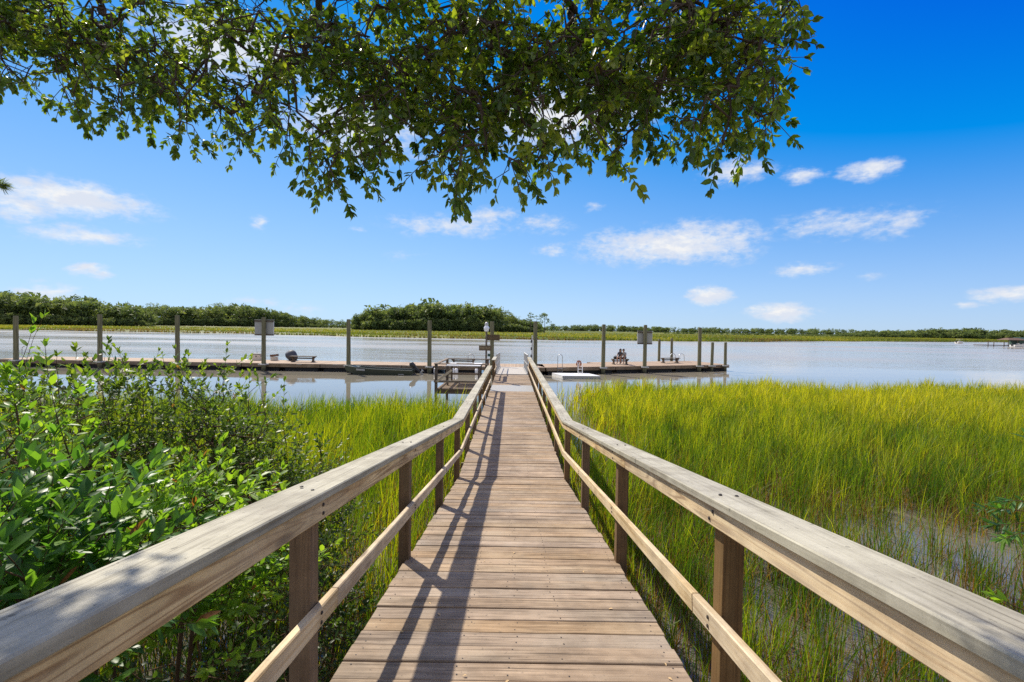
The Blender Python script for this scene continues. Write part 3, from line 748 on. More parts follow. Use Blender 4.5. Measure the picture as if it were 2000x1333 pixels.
# ================================================================== floating dock
fd = empty('floating_dock', (0, 36, 0)); tag(fd, 'long low floating wooden dock on black floats across the river edge', 'dock')
def section(name_label, org, ang, L, Wd):
    """org near-left corner; deck along local X, depth along +Y"""
    o = meshobj('deck_section', B().box((L / 2, Wd / 2, -0.02), (L - 0.04, Wd, 0.04)).mesh('deck_section', M_DOCK), fd)
    mw = Matrix.Translation((org[0], org[1] - 36, DOCKZ)) @ Matrix.Rotation(ang, 4, 'Z'); o.matrix_local = mw
    for yy in (-0.03, Wd + 0.03):
        B().box((L / 2, yy, -0.165), (L - 0.05, 0.055, 0.235), bevel=.006).build('fascia_board', M_FASCIA, o)
    nfl = max(2, int(L / 2.4))
    for i in range(nfl):
        xc = (i + .5) * L / nfl
        B().box((xc, Wd / 2, -0.47), (L / nfl * .86, Wd - 0.25, 0.36), bevel=.05).build('float', M_FLOAT, o)
x0 = -39.2
lens_ = [6.3, 6.1, 6.2, 6.0, 6.2, 6.1, 4.9]
for L in lens_:
    section('', (x0, 34.35 + random.uniform(-.03, .03)), 0, L, 3.2); x0 += L
A_ = PZ(1062, 718.5, DOCKZ); E_ = PZ(1424, 712.5, DOCKZ)
ang = math.atan2(E_[1] - A_[1], E_[0] - A_[0]); LR = math.hypot(E_[0] - A_[0], E_[1] - A_[1])
u_ = np.array([math.cos(ang), math.sin(ang)]); nrm_ = np.array([-u_[1], u_[0]])
orgR = np.array([x0 + 0.05, 34.35])
A2 = orgR; LR = math.hypot(E_[0] - A2[0], E_[1] - A2[1]); ang = math.atan2(E_[1] - A2[1], E_[0] - A2[0])
u_ = np.array([math.cos(ang), math.sin(ang)]); nrm_ = np.array([-u_[1], u_[0]])
pos = A2.copy()
for i, L in enumerate([LR * .34, LR * .33, LR * .33]):
    section('', pos, ang, L, 3.4 if i < 1 else 4.6); pos = pos + u_ * L
def boxpts_on(ox, oy): return None
# white float barrels showing under the left part
for px_ in (848, 884, 891, 931):
    p = PZ(px_, 727, 0.15)
    b = B(); b.tube([(0, 0, -0.12), (0, 0, 0.0), (0, 0, 0.26), (0, 0, 0.32)], [0.09, 0.13, 0.13, 0.08], 10); o = b.build('white_float', M_WHITE, fd, smooth=True); o.location = (p[0], 34.18 - 36, 0.08)

# pilings
def piling(px, pyt, base, label, r=0.155, group='pilings along the dock'):
    x, y = base; ztop = P(px, pyt, y)[2]
    e = empty('piling', (x, y, 0)); tag(e, label, 'piling', group)
    lx, ly = random.uniform(-.05, .05), random.uniform(-.04, .04)
    pts = [(lx * t, ly * t, -1.4 + (ztop + 1.4) * t) for t in (0, .3, .5, .75, .985)] + [(lx, ly, ztop)]
    b = B(); b.tube(pts, [r * 1.08, r * 1.05, r * 1.0, r * .96, r * .94, r * .80], 14); b.build('pole', M_PILE, e, smooth=False)
    b = B()
    for sx_ in (-1, 1): b.box((sx_ * (r + .06), 0.02, DOCKZ - 0.06), (0.07, 0.62, 0.09))
    b.box((0, -r - .06, DOCKZ - 0.06), (2 * r + .26, .07, .09)); b.build('bracket', M_ALU, e)
def xat(px, d, py=700): return P(px, py, d)[0]
for px, pyt, lab in ((31, 617, 'leftmost tall dock piling, partly behind shrub shoots'), (195, 614, 'tall greenish piling second from the left end of the dock'),
                     (347, 616, 'tall greenish piling third from the left, left of the sign piling'), (515, 620, 'tall piling carrying the grey notice board on the left dock'),
                     (681, 624, 'tall piling at the bow of the moored skiff'), (839, 626, 'tall piling right of the outboard motor'),
                     (961, 628, 'tall piling right behind the lamp post and brown signs'), (1046, 628, 'tall piling at the right side of the gangway')):
    dd_ = 34.05 if px < 900 else 33.95
    if px == 961: dd_ = 33.95
    piling(px, pyt, (xat(px, dd_), dd_), lab)
for px, pyt, pyb, lab in ((1178, 634, 719, 'tall piling left of the two seated people'), (1259, 635, 717.5, 'tall piling carrying the grey notice board on the right dock'),
                          (1366, 640, 714, 'tall piling near the right end of the dock')):
    r_ = ray(px, pyb); q = r_[:2] * ((np.dot(A2, nrm_) - .28) / np.dot(r_[:2], nrm_))
    piling(px, pyt, q, lab)
for px, pyt, k, off, lab in ((1390, 669, -1, .26, 'short piling between the two at the right dock end'), (1417, 669, -1, .26, 'short piling at the very right corner of the dock'),
                        (1287, 663, 1, 0, 'short piling behind the right bench, the left of two'), (1312, 661, 1, 0, 'short piling behind the right bench, the right of two')):
    r_ = ray(px, 706); q = r_[:2] * ((np.dot(A2, nrm_) + (4.88 if k > 0 else -off)) / np.dot(r_[:2], nrm_))
    piling(px, pyt, q, lab, 0.13, 'short pilings at the right end of the dock')

# notice boards seen from behind
def board_sign(px0, px1, py0, py1, d, label):
    a, c = P(px0, py0, d), P(px1, py1, d); W_, H_ = c[0] - a[0], a[2] - c[2]
    e = empty('notice_board', ((a[0] + c[0]) / 2, d, c[2])); tag(e, label, 'sign', 'notice boards on pilings')
    B().box((0, 0, H_ / 2), (W_ * .96, 0.04, H_ * .94), bevel=.004).build('panel', M_PANEL, e)
    B().box((0, -0.045, H_ * .95), (W_, 0.05, 0.12)).build('batten', M_BENCH, e)
    B().box((0, -0.045, H_ * .04), (W_, 0.05, 0.10)).build('batten', M_BENCH, e)
    for s in (-1, 1): B().box((s * W_ * .485, 0, H_ / 2), (0.04, 0.06, H_ * .97)).build('side_trim', M_ALU, e)
    B().box((0, 0.0, H_ * 1.0 + .05), (W_ * 1.02, 0.14, 0.035)).build('top_ledge', M_PANEL, e)
board_sign(498, 535, 626, 656, 34.28, 'grey notice board backing onto the left dock piling')
r_ = ray(1259, 700); q = r_[:2] * ((np.dot(A2, nrm_) - .28) / np.dot(r_[:2], nrm_))
board_sign(1245, 1273.5, 648, 673, float(q[1] + .22), 'grey notice board backing onto the right dock piling')

# benches
def bench(loc, rz, L, label):
    e = empty('bench', (loc[0], loc[1], DOCKZ), rz); tag(e, label, 'bench', 'benches on the dock')
    for yy in (-.16, 0.02, .20): B().box((0, yy, 0.45), (L, 0.16, 0.05), bevel=.005).build('seat_board', M_BENCH, e)
    B().box((0, 0.02, 0.30), (L * .86, 0.05, 0.10)).build('stretcher', M_BENCH, e)
    for s in (-1, 1):
        b = B(); x = s * L * .40
        b.box((x, 0.02, 0.22), (0.11, 0.24, 0.40), taper=0.8); b.box((x, .02, .03), (.16, .48, .06))
        b.bar((x, 0.02, 0.26), (x + s * .17, .02, .42), 0.2, 0.06); b.build('leg', M_BENCH, e)
    return e
pb = PZ(592, 707.5, DOCKZ); bench(pb, 0, 2.0, 'dark wooden bench right of the grey covered bundle on the left dock')
pb2 = PZ(905, 713, DOCKZ); bench(pb2, 0, 1.9, 'dark wooden bench beside the side landing, left of the lamp post')
pb3 = PZ(1211, 712.2, DOCKZ); bench(pb3, ang * .5, 1.45, 'dark wooden bench with two people sitting on it')
pb4 = PZ(1309, 709.5, DOCKZ); bench(pb4, ang, 1.9, 'empty dark bench in front of the short pilings, right dock')

# covered bundle
def lump(name, label, cat, c, r, mat, seed):
    bm = bmesh.new(); bmesh.ops.create_icosphere(bm, subdivisions=4, radius=1.0); rr = np.random.default_rng(seed)
    k = rr.normal(size=(7, 3)) * 2.2; ph = rr.uniform(0, 6, 7)
    for v in bm.verts:
        p = np.array(v.co); s = 1 + 0.07 * sum(math.sin(np.dot(p, k[i]) + ph[i]) for i in range(7)) / 2
        q_ = v.co * s; q_.x = q_.x * r[0] - 0.16 * max(0, q_.z) * 1.0; q_.y *= r[1]; q_.z = max(q_.z, -.8) * r[2]; v.co = q_
    me = bpy.data.meshes.new(name); bm.to_mesh(me); bm.free(); me.materials.append(mat); me.shade_smooth()
    o = meshobj(name, me); o.location = c; tag(o, label, cat); return o
p = PZ(571, 704.5, DOCKZ)
lump('covered_bundle', 'dark grey rounded bundle under a tarp behind the left bench', 'bundle', (p[0], p[1], DOCKZ + 0.40), (0.47, 0.42, 0.50), M_TARP, 4)

# gear by the sign piling
p = PZ(502, 704, DOCKZ)
ck = empty('cooler', (p[0], p[1], DOCKZ)); tag(ck, 'cream cooler with dark handles left of the sign piling', 'cooler')
B().box((0, 0, .24), (.62, .42, .48), bevel=.03, taper=1.08).build('body', M_CREAM, ck)
B().box((0, 0, .53), (.70, .48, .09), bevel=.02).build('lid', M_PANEL, ck)
for s in (-1, 1): B().box((s * .345, 0, .36), (.05, .2, .06), bevel=.01).build('handle', M_BLACK, ck)
B().box((.05, -.225, .34), (.10, .03, .10)).build('latch', M_BLACK, ck)
for i, (dx, ty, lab) in enumerate(((-.12, -.10, 'thin fishing rod standing left in the cream cooler'), (.22, .03, 'thin fishing rod standing right by the sign piling'))):
    b = B(); b.tube([(0, 0, 0), (-.02, 0, .55), (-.05 + ty, .02, 1.05)], [.012, .009, .005], 5); o = b.build('fishing_rod', M_BLACK, None); o.location = (p[0] + dx, p[1] + .28, DOCKZ); tag(o, lab, 'fishing rod')
p = PZ(536, 704.5, DOCKZ)
cr = empty('crate', (p[0], p[1], DOCKZ)); tag(cr, 'pale slatted crate under the brown box', 'crate')
for k in range(3): B().box((0, 0, .06 + k * .10), (.46, .36, .085), bevel=.008).build('slat', M_CREAM, cr)
for s in (-1, 1): B().box((s * .2, -.19, .15), (.04, .03, .3)).build('corner_post', M_CREAM, cr)
bx_ = empty('box', (p[0] + .0, p[1], DOCKZ + .345)); bx_.rotation_euler = (0, R(-7), 0); tag(bx_, 'brown box lying tilted on the pale crate', 'box')
B().box((0, 0, .06), (.56, .36, .14), bevel=.012).build('body', M_BOX, bx_); B().box((0, 0, .145), (.58, .38, .03), bevel=.008).build('lid', M_BOX, bx_)

# ladders
def ladder(px, py, wdt, h, label, rz=0.0, rungs=3, on=None):
    p = PZ(px, py, DOCKZ) if on is None else on
    e = empty('swim_ladder', (p[0], p[1], DOCKZ), rz); tag(e, label, 'ladder', 'swim ladders on the dock')
    hw_ = wdt / 2
    pts = [(-hw_, -.08, -.75), (-hw_, -.08, h - hw_)] + [(-hw_ * math.cos(a), -.08, h - hw_ + hw_ * math.sin(a)) for a in np.linspace(.3, 2.84, 7)] + [(hw_, -.08, h - hw_), (hw_, -.08, -.75)]
    hr = B().tube(pts, .026, 8).build('hand_rail', M_METAL, e, smooth=True)
    for k in range(rungs): B().tube([(-hw_, -.08, -.65 + k * .28), (hw_, -.08, -.65 + k * .28)], .02, 6).build('rung', M_METAL, hr)
ladder(1093.5, 718, .36, 1.0, 'grey loop ladder at the left of the white raft', 0)
ladder(920, 710.5, .5, .75, 'grey loop ladder behind the side landing', 0, on=(xat(920, 37.6), 37.7, 0))
p = PZ(1312, 706, DOCKZ); 
for px_, h_, w_, lab in ((1313, .75, .62, 'grey loop ladder at the far dock edge beside the short pilings'), (1330, .72, .66, 'grey loop ladder furthest right at the far dock edge')):
    r_ = ray(px_, 700); s_ = (np.dot(A2, nrm_) + 4.75) / np.dot(r_[:2], nrm_); q = r_[:2] * s_; ladder(0, 0, w_, h_, lab, ang, on=(q[0], q[1], 0))
for px_, lab in ((43, 'bent grey ladder rail at the left dock end, the left one'), (58, 'bent grey ladder rail at the left dock end, the right one')):
    x_ = xat(px_, 37.4)
    e = empty('ladder_rail', (x_, 37.4, DOCKZ)); tag(e, lab, 'ladder', 'bent ladder rails')
    B().tube([(0, 0, 0), (0, 0, .55), (.05, -.02, .70), (.18, -.03, .82), (.30, -.03, .84)], .028, 8).build('hand_rail', M_METAL, e)
    B().box((0, 0, .01), (.14, .14, .02)).build('foot_plate', M_METAL, e)

# white raft
wr = empty('raft', (PZ(1128, 733, .2)[0], 32.85, 0)); tag(wr, 'low white floating raft tied in front of the right dock', 'raft')
b = B(); sk = 0.55
b.loft([[(-1.15, -.95, -.1), (1.55, -.75, -.1), (1.55, -.75, .22), (-1.15, -.95, .22)], [(-1.75, .95, -.1), (1.0, 1.05, -.1), (1.0, 1.05, .22), (-1.75, .95, .22)]]); b.build('platform', M_WHITE, wr)
b = B(); b.bar((-1.18, -.98, .12), (1.56, -.78, .12), .05, .15); b.build('rub_rail', M_PANEL, wr)
p = np.array([PZ(1140, 735, .22)[0], 32.5])
rl = empty('raft_ladder', (p[0], 33.4, .22)); tag(rl, 'white ladder standing on the raft against the dock', 'ladder')
for s in (-1, 1): B().tube([(s * .16, 0, 0), (s * .16, .1, .7), (s * .16, .25, .86)], .024, 8).build('side_rail', M_WHITE, rl)
for k in range(3): B().tube([(-.16, .02 + .03 * k, .12 + .22 * k), (.16, .02 + .03 * k, .12 + .22 * k)], .018, 6).build('rung', M_WHITE, rl)
hz = empty('rope_coil', (p[0] + .03, 34.6, DOCKZ)); tag(hz, 'orange brown bundle of rope on a dark stand above the raft', 'rope')
B().box((-.02, 0, .28), (.12, .12, .56)).build('stand', M_BLACK, hz)
for k, (rr_, zz_) in enumerate(((.19, .30), (.17, .38), (.15, .24))):
    B().tube([(math.cos(a) * rr_ + .02, -.1 - .03 * k, zz_ + math.sin(a) * rr_) for a in np.linspace(0, 6.283, 17)], .035, 6, cap=False).build('coil', M_ORANGE, hz)

# skiff with outboard motor
def skiff():
    L = 4.9; p = PZ(742, 731, 0.0); e = empty('skiff', (p[0], 33.05, 0)); e.rotation_euler = (0, R(1.6), R(2)); tag(e, 'dark olive flat skiff moored along the left dock, bow to the left', 'boat')
    secs = []; inner = []
    for t in np.linspace(0, 1, 13):             # t=0 bow, 1 stern
        x = -L / 2 + L * t; wd_ = .70 * min(1, .32 + 2.3 * t) if t < .35 else .70
        wd_ = .70 * (1 - .62 * max(0, (0.3 - t) / .3) ** 1.6)
        zb_ = -.14 + .42 * max(0, (.28 - t) / .28) ** 1.8; zt_ = .40 + .16 * max(0, (.5 - t) / .5) ** 1.5
        secs.append([(x, -wd_, zt_), (x, -wd_ * .82, zb_), (x, wd_ * .82, zb_), (x, wd_, zt_), (x, wd_ * .94, zt_), (x, wd_ * .76, zb_ + .05), (x, -wd_ * .76, zb_ + .05), (x, -wd_ * .94, zt_)])
    hull = B().loft(secs).build('hull', M_BOAT, e)
    for s in (-1, 1):
        b = B(); b.tube([(q_[0 if s < 0 else 3][0], s * abs(q_[0][1]), q_[0][2] + .012) for q_ in secs], .028, 6); b.build('gunwale', M_GUN, hull)
    b = B(); b.box((L / 2 - .02, 0, .15), (.05, 1.3, .56)); b.build('transom', M_BOAT, e)
    for t in (.3, .55, .8): B().box((-L / 2 + L * t, 0, .26), (.28, 1.2, .05)).build('seat', M_GUN, e)
    B().box((-L / 2 + .55, 0, .50), (.9, .72, .04)).build('bow_deck', M_BOAT, e)
    B().box((-L / 2 + 1.25, -.705, .34), (.62, .02, .13), Matrix.Rotation(R(2), 3, 'Y')).build('number_plate', M_PANEL, hull)
    B().box((L / 2 - .75, -.72, .12), (.40, .02, .05)).build('stripe', M_PANEL, hull)
    m = empty('outboard_motor', (p[0] + L / 2 + .12, 33.05, .56)); m.rotation_euler = (0, R(-48), R(2)); tag(m, 'black outboard motor tilted up on the skiff stern', 'outboard motor')
    b = B(); b.loft([[(math.cos(a) * .17 * k, math.sin(a) * .15 * k, z_) for a in np.linspace(0, 6.283, 13)[:-1]] for z_, k in ((.0, .7), (.06, 1.0), (.28, 1.1), (.40, .9), (.46, .45))]); b.build('cowling', M_BLACK, m, smooth=True)
    B().box((0, 0, -.30), (.13, .08, .62), taper=1.2).build('shaft', M_BLACK, m)
    B().tube([(-.16, 0, -.62), (-.02, 0, -.60), (.16, 0, -.60), (.2, 0, -.6)], [.02, .06, .055, .03], 8).build('gearcase', M_PANEL, m)
    B().box((.0, 0, -.74), (.14, .015, .16), taper=1.2).build('skeg', M_PANEL, m)
    for k in range(3):
        B().box((.22, .07 * math.cos(k * 2.09), -.6 + .07 * math.sin(k * 2.09)), (.02, .06, .13), Matrix.Rotation(k * 2.09, 3, 'X')).build('propeller_blade', M_METAL, m)
    B().box((-.13, 0, -.05), (.12, .22, .26)).build('clamp_bracket', M_BLACK, m)
skiff()

# lamp post with signs
lp = empty('lamp_post', (xat(949.5, 22.0), 22.0, ZL)); tag(lp, 'thin dark lamp post with white jar lamp and two brown signs by the landing', 'lamp post')
zt = P(947, 648, 22.0)[2] - ZL
B().box((0, 0, zt / 2 - .3), (.085, .085, zt + .6)).build('pole', M_BENCH, lp)
b = B(); b.loft([[(math.cos(a) * r_, math.sin(a) * r_, zt + z_) for a in np.linspace(0, 6.283, 15)[:-1]] for r_, z_ in ((.085, 0), (.105, .04), (.135, .14), (.135, .20), (.09, .26), (.075, .30))]); b.build('lamp_globe', M_LAMP, lp, smooth=True)
b = B(); b.loft([[(math.cos(a) * r_, math.sin(a) * r_, zt + z_) for a in np.linspace(0, 6.283, 15)[:-1]] for r_, z_ in ((.085, .30), (.09, .34), (.075, .42), (.03, .46))]); b.build('lamp_cap', M_ALU, lp, smooth=True)
def small_sign(px0, px1, py0, py1, d, name, label, mat):
    a, c = P(px0, py0, d), P(px1, py1, d); o = lp.location
    sg = B().box(((a[0] + c[0]) / 2 - o.x, d - o.y, (a[2] + c[2]) / 2 - o.z), (c[0] - a[0], .035, a[2] - c[2]), bevel=.006).build(name, mat, lp); sg['label'] = label
    return sg
small_sign(950, 976, 653.5, 665.5, 22.07, 'sign_board', 'dark brown wooden sign, the upper one', M_SIGNW)
low_sign = small_sign(935.5, 960, 675, 685.5, 21.93, 'sign_board', 'brown wooden sign with worn routed lettering, the lower one', M_SIGNW)
# worn, unreadable routed strokes on the lower sign
a_, c_ = P(937.5, 677.5, 21.905), P(958, 682.5, 21.905)
b = B(); rr = random.Random(5); x = a_[0]
while x < c_[0] - .03:
    ww = rr.uniform(.02, .045); b.box((x - lp.location.x + ww / 2, 21.909 - lp.location.y, (a_[2] + c_[2]) / 2 - lp.location.z + rr.uniform(-.008, .008)), (ww, .006, rr.uniform(.05, .085))); x += ww + rr.uniform(.012, .03)
b.build('lettering', simple('routed_wood', (0.27, 0.21, 0.12), 0.8, 0.2), low_sign)
B().box((.14, .0, P(952, 694, 22)[2] - ZL), (.14, .10, .13), bevel=.01).build('meter_box', M_GREENP, lp)
# piling hardware at the gangway: dark chain of cleats
gp = empty('fender_strip', (xat(1039, 33.75), 33.72, DOCKZ)); tag(gp, 'narrow pale fender strip on the left face of the gangway piling', 'fender')
B().box((0, 0, 1.3), (.10, .08, 2.3), bevel=.01).build('strip', M_ALU, gp)
for k in range(4): B().box((-.07, -.03, .35 + .55 * k), (.09, .09, .22), bevel=.02).build('pad', M_BLACK, gp)

# ------------------------------------------------------------------ people
def person(loc, rz, pose, shirt, label, hair_back):
    bones = {}; V = []; E = []; Rr = []
    def v(p, r): V.append(p); Rr.append(r); return len(V) - 1
    lean, side = pose['lean'], pose['side']
    pel = v((0, 0, 0.10), .135)
    wst = v((side * .08, lean * .10, .28), .125); chest = v((side * .18, lean * .30, .48), .150); nb = v((side * .24, lean * .44, .60), .075)
    neck = v((side * .27, lean * .52, .655), .052); hd = v((side * .29, lean * .60, .74), .085); top = v((side * .30, lean * .62, .83), .070)
    for a, b_ in ((pel, wst), (wst, chest), (chest, nb), (nb, neck), (neck, hd), (hd, top)): E.append((a, b_))
    reg = {pel: 'short', wst: 'shirt', chest: 'shirt', nb: 'shirt', neck: 'skin', hd: 'skin', top: 'skin'}
    for s in (-1, 1):
        hip = v((s * .10, .05, .08), .095); kn = v((s * .13, .44, .09), .062); an = v((s * .12, .42, -.33), .042); to = v((s * .13, .58, -.38), .036)
        for a, b_ in ((pel, hip), (hip, kn), (kn, an), (an, to)): E.append((a, b_))
        reg.update({hip: 'short', kn: 'skin', an: 'skin', to: 'shoe'})
        c = V[chest]; sh = v((c[0] + s * .17, c[1] + .02, c[2] + .06), .062)
        el_ = v((c[0] + s * .22, c[1] + .16, c[2] - .20), .046); wr_ = v((s * .10, .46, .20), .030); pm = v((s * .07, .52, .18), .036)
        for a, b_ in ((chest, sh), (sh, el_), (el_, wr_), (wr_, pm)): E.append((a, b_))
        reg.update({sh: 'shirt', el_: 'skin', wr_: 'skin', pm: 'skin'})
        for k in range(5):
            a_ = (-.6 + .3 * k); f1 = v((s * .07 + .028 * (k - 2), .56 + .01 * (2 - abs(k - 2)), .165), .010); f2 = v((s * .07 + .032 * (k - 2), .585 + .008 * (2 - abs(k - 2)), .135), .0085)
            E.append((pm, f1)); E.append((f1, f2)); reg[f1] = reg[f2] = 'skin'
    me = bpy.data.meshes.new('tmp'); me.from_pydata(V, E, []); o = bpy.data.objects.new('tmp', me); COL.objects.link(o)
    md = o.modifiers.new('s', 'SKIN'); sv = me.skin_vertices[0].data
    for i, r_ in enumerate(Rr): sv[i].radius = (r_, r_)
    sv[pel].use_root = True
    o.modifiers.new('d', 'SUBSURF').levels = 1
    dg = bpy.context.evaluated_depsgraph_get(); ev = o.evaluated_get(dg); me2 = bpy.data.meshes.new_from_object(ev)
    bpy.data.objects.remove(o)
    me2.materials.clear()
    for m_ in (M_SKIN, shirt, M_SHORT, M_BLACK): me2.materials.append(m_)
    idx = {'skin': 0, 'shirt': 1, 'short': 2, 'shoe': 3}; VA = np.array(V)
    for pl in me2.polygons:
        c = np.array(pl.center); j = int(np.argmin(np.linalg.norm(VA - c, axis=1) - np.array(Rr))); pl.material_index = idx[reg[j]]
    me2.shade_smooth()
    e = empty('person', (loc[0], loc[1], DOCKZ + .47), rz); tag(e, label, 'person')
    meshobj('body', me2, e)
    h = Vector(V[hd]); b = B()
    bm = bmesh.new(); bmesh.ops.create_icosphere(bm, subdivisions=3, radius=1)
    for q_ in bm.verts:
        q_.co = Vector((q_.co.x * .105, q_.co.y * .115 - .02, q_.co.z * .12 + .05))
        if q_.co.y > .03 and q_.co.z < .07: q_.co.y *= .3
        if hair_back and q_.co.y < -.03 and q_.co.z < .02: q_.co.z -= .12
        q_.co += h
    me3 = bpy.data.meshes.new('hair'); bm.to_mesh(me3); bm.free(); me3.materials.append(M_HAIR); me3.shade_smooth(); meshobj('hair', me3, e)
    bm = bmesh.new(); b = B(); 
    for s in (-1, 1): b.box(h + Vector((s * .033, .082, .01)), (.022, .012, .012))
    b.box(h + Vector((0, .095, -.015)), (.022, .03, .035), taper=.6); b.box(h + Vector((0, .08, -.045)), (.05, .012, .010)); b.build('face', M_SKIN, e)
ppl = pb3
person((ppl[0] - .02, ppl[1] + .05), R(180 - 25), {'lean': .55, 'side': -.35}, M_SHIRT1, 'person in dark top with long dark hair sitting at the left on the bench', True)
person((ppl[0] + .40, ppl[1] + .05), R(180 - 40), {'lean': .95, 'side': -.5}, M_SHIRT2, 'person in a grey shirt bent forward at the right on the bench', False)
bg_ = empty('backpack', (ppl[0] - .38, ppl[1] + .05, DOCKZ + .475)); tag(bg_, 'small dark bag lying on the bench left of the two people', 'bag')
B().box((0, 0, .11), (.34, .26, .22), bevel=.05).build('body', M_BLACK, bg_); B().tube([(-.1, -.1, .2), (-.08, -.1, .28), (.08, -.1, .28), (.1, -.1, .2)], .015, 6).build('strap', M_BLACK, bg_)

# ------------------------------------------------------------------ far dock and boats at right
q = PZ(1962, 677.5, 0.0); sc_ = q[1] / F
e = empty('far_dock', (q[0], q[1], 0)); tag(e, 'small far dock with brown roofed shelter at the right edge', 'dock')
def fx(px): return (px - 1962) * sc_
B().box((fx(1965), 0, .45), ((2030 - 1920) * sc_, 3.2, .25)).build('deck', M_BENCH, e)
for px_, hh in ((1922, 1.9), (1933, 1.9), (1953, 1.9), (1961, 2.4), (1979, 2.4), (2010, 2.4)):
    B().tube([(fx(px_), -1.3, -1), (fx(px_), -1.3, hh)], .11, 8).build('post', M_BENCH, e)
B().loft([[(fx(1957), -2.2, 2.35), (fx(1993), -2.2, 2.35), (fx(1993), 2.2, 2.35), (fx(1957), 2.2, 2.35)], [(fx(1966), -.4, 3.1), (fx(1985), -.4, 3.1), (fx(1985), .4, 3.1), (fx(1966), .4, 3.1)]]).build('roof', M_ROOF, e)
bh = empty('boathouse', (q[0] + fx(1996), q[1] + .6, 0)); tag(bh, 'dark green boathouse cut by the right edge of the picture', 'boathouse')
B().box((0, 0, 1.4), (4.2, 3.2, 2.0)).build('wall', M_GREENP, bh); B().loft([[(-2.4, -1.9, 2.4), (2.4, -1.9, 2.4), (2.4, 1.9, 2.4), (-2.4, 1.9, 2.4)], [(-2.2, -.1, 3.3), (2.2, -.1, 3.3), (2.2, .1, 3.3), (-2.2, .1, 3.3)]]).build('roof', M_GREENP, bh)
B().box((-.4, -1.62, 1.1), (1.6, .06, .5)).build('window', M_PANEL, bh)
def small_boat(loc, L, label, canopy):
    e = empty('motor_boat', loc); tag(e, label, 'boat')
    secs = []
    for t in np.linspace(0, 1, 9):
        x = -L / 2 + L * t; wd_ = .95 * (1 - .85 * max(0, (t - .55) / .45) ** 1.8); zb_ = -.15 + .25 * max(0, (t - .6) / .4) ** 2; zt_ = .72 + .2 * t * t
        secs.append([(x, -wd_, zt_), (x, -wd_ * .6, zb_), (x, wd_ * .6, zb_), (x, wd_, zt_)])
    B().loft(secs).build('hull', M_WHITE, e)
    B().box((0, 0, .98), (.6, .8, .6), bevel=.05).build('console', M_PANEL, e)
    if canopy:
        B().box((0, 0, 2.0), (2.0, 1.7, .07), bevel=.02).build('canopy', M_CREAM, e)
        for a in (-.8, .8):
            for c in (-.7, .7): B().tube([(a, c, .6), (a, c, 1.98)], .03, 6).build('canopy_post', M_METAL, e)
    B().box((-L / 2 - .15, 0, .75), (.3, .4, .8), bevel=.06).build('outboard', M_BLACK, e)
small_boat((q[0] + fx(1970), q[1] - 2.9, 0), 4.0, 'white motor boat moored in front of the far dock shelter', False)
q2 = PZ(1874, 671.3, 0); small_boat((q2[0], q2[1], 0), 3.0, 'tiny pale boat with canopy near the far right shore', True)

# ================================================================== foliage
def leaf_template(wr=0.36, fold=0.22, curl=0.18):
    xs = [0, .28, .62, 1.0]; hw_ = [0, .5 * wr, .46 * wr, 0]
    V = [(0, 0, 0), (1, 0, -curl)]
    for x, h_ in ((.28, .47 * wr), (.66, .45 * wr)):
        z = -curl * x * x
        V += [(x, h_, z + fold * h_), (x, 0, z), (x, -h_, z + fold * h_)]
    # 0 base 1 tip | 2,3,4 first row | 5,6,7 second row
    tri = np.array([(0, 3, 2), (0, 4, 3), (5, 6, 1), (6, 7, 1)]); quad = np.array([(2, 3, 6, 5), (3, 4, 7, 6)])
    return np.array(V, float), tri, quad
def frames(axis, nrm):
    a = axis / np.linalg.norm(axis, axis=1)[:, None]
    n = nrm - (nrm * a).sum(1)[:, None] * a; n /= np.linalg.norm(n, axis=1)[:, None] + 1e-9
    return np.stack([a, np.cross(n, a), n], -1)          # columns x, y, z
def leaves_mesh(name, pos, Rm, size, tint, mat, tmpl):
    V0, tri, quad = tmpl; nv = len(V0)
    V = np.einsum('nij,kj->nki', Rm, V0) * size[:, None, None] + pos[:, None, :]
    b = (np.arange(len(pos)) * nv)[:, None, None]
    return me_np(name, V.reshape(-1, 3), [(b + tri[None]).reshape(-1, 3), (b + quad[None]).reshape(-1, 4)], [mat], tint=np.repeat(tint, nv), smooth=True)
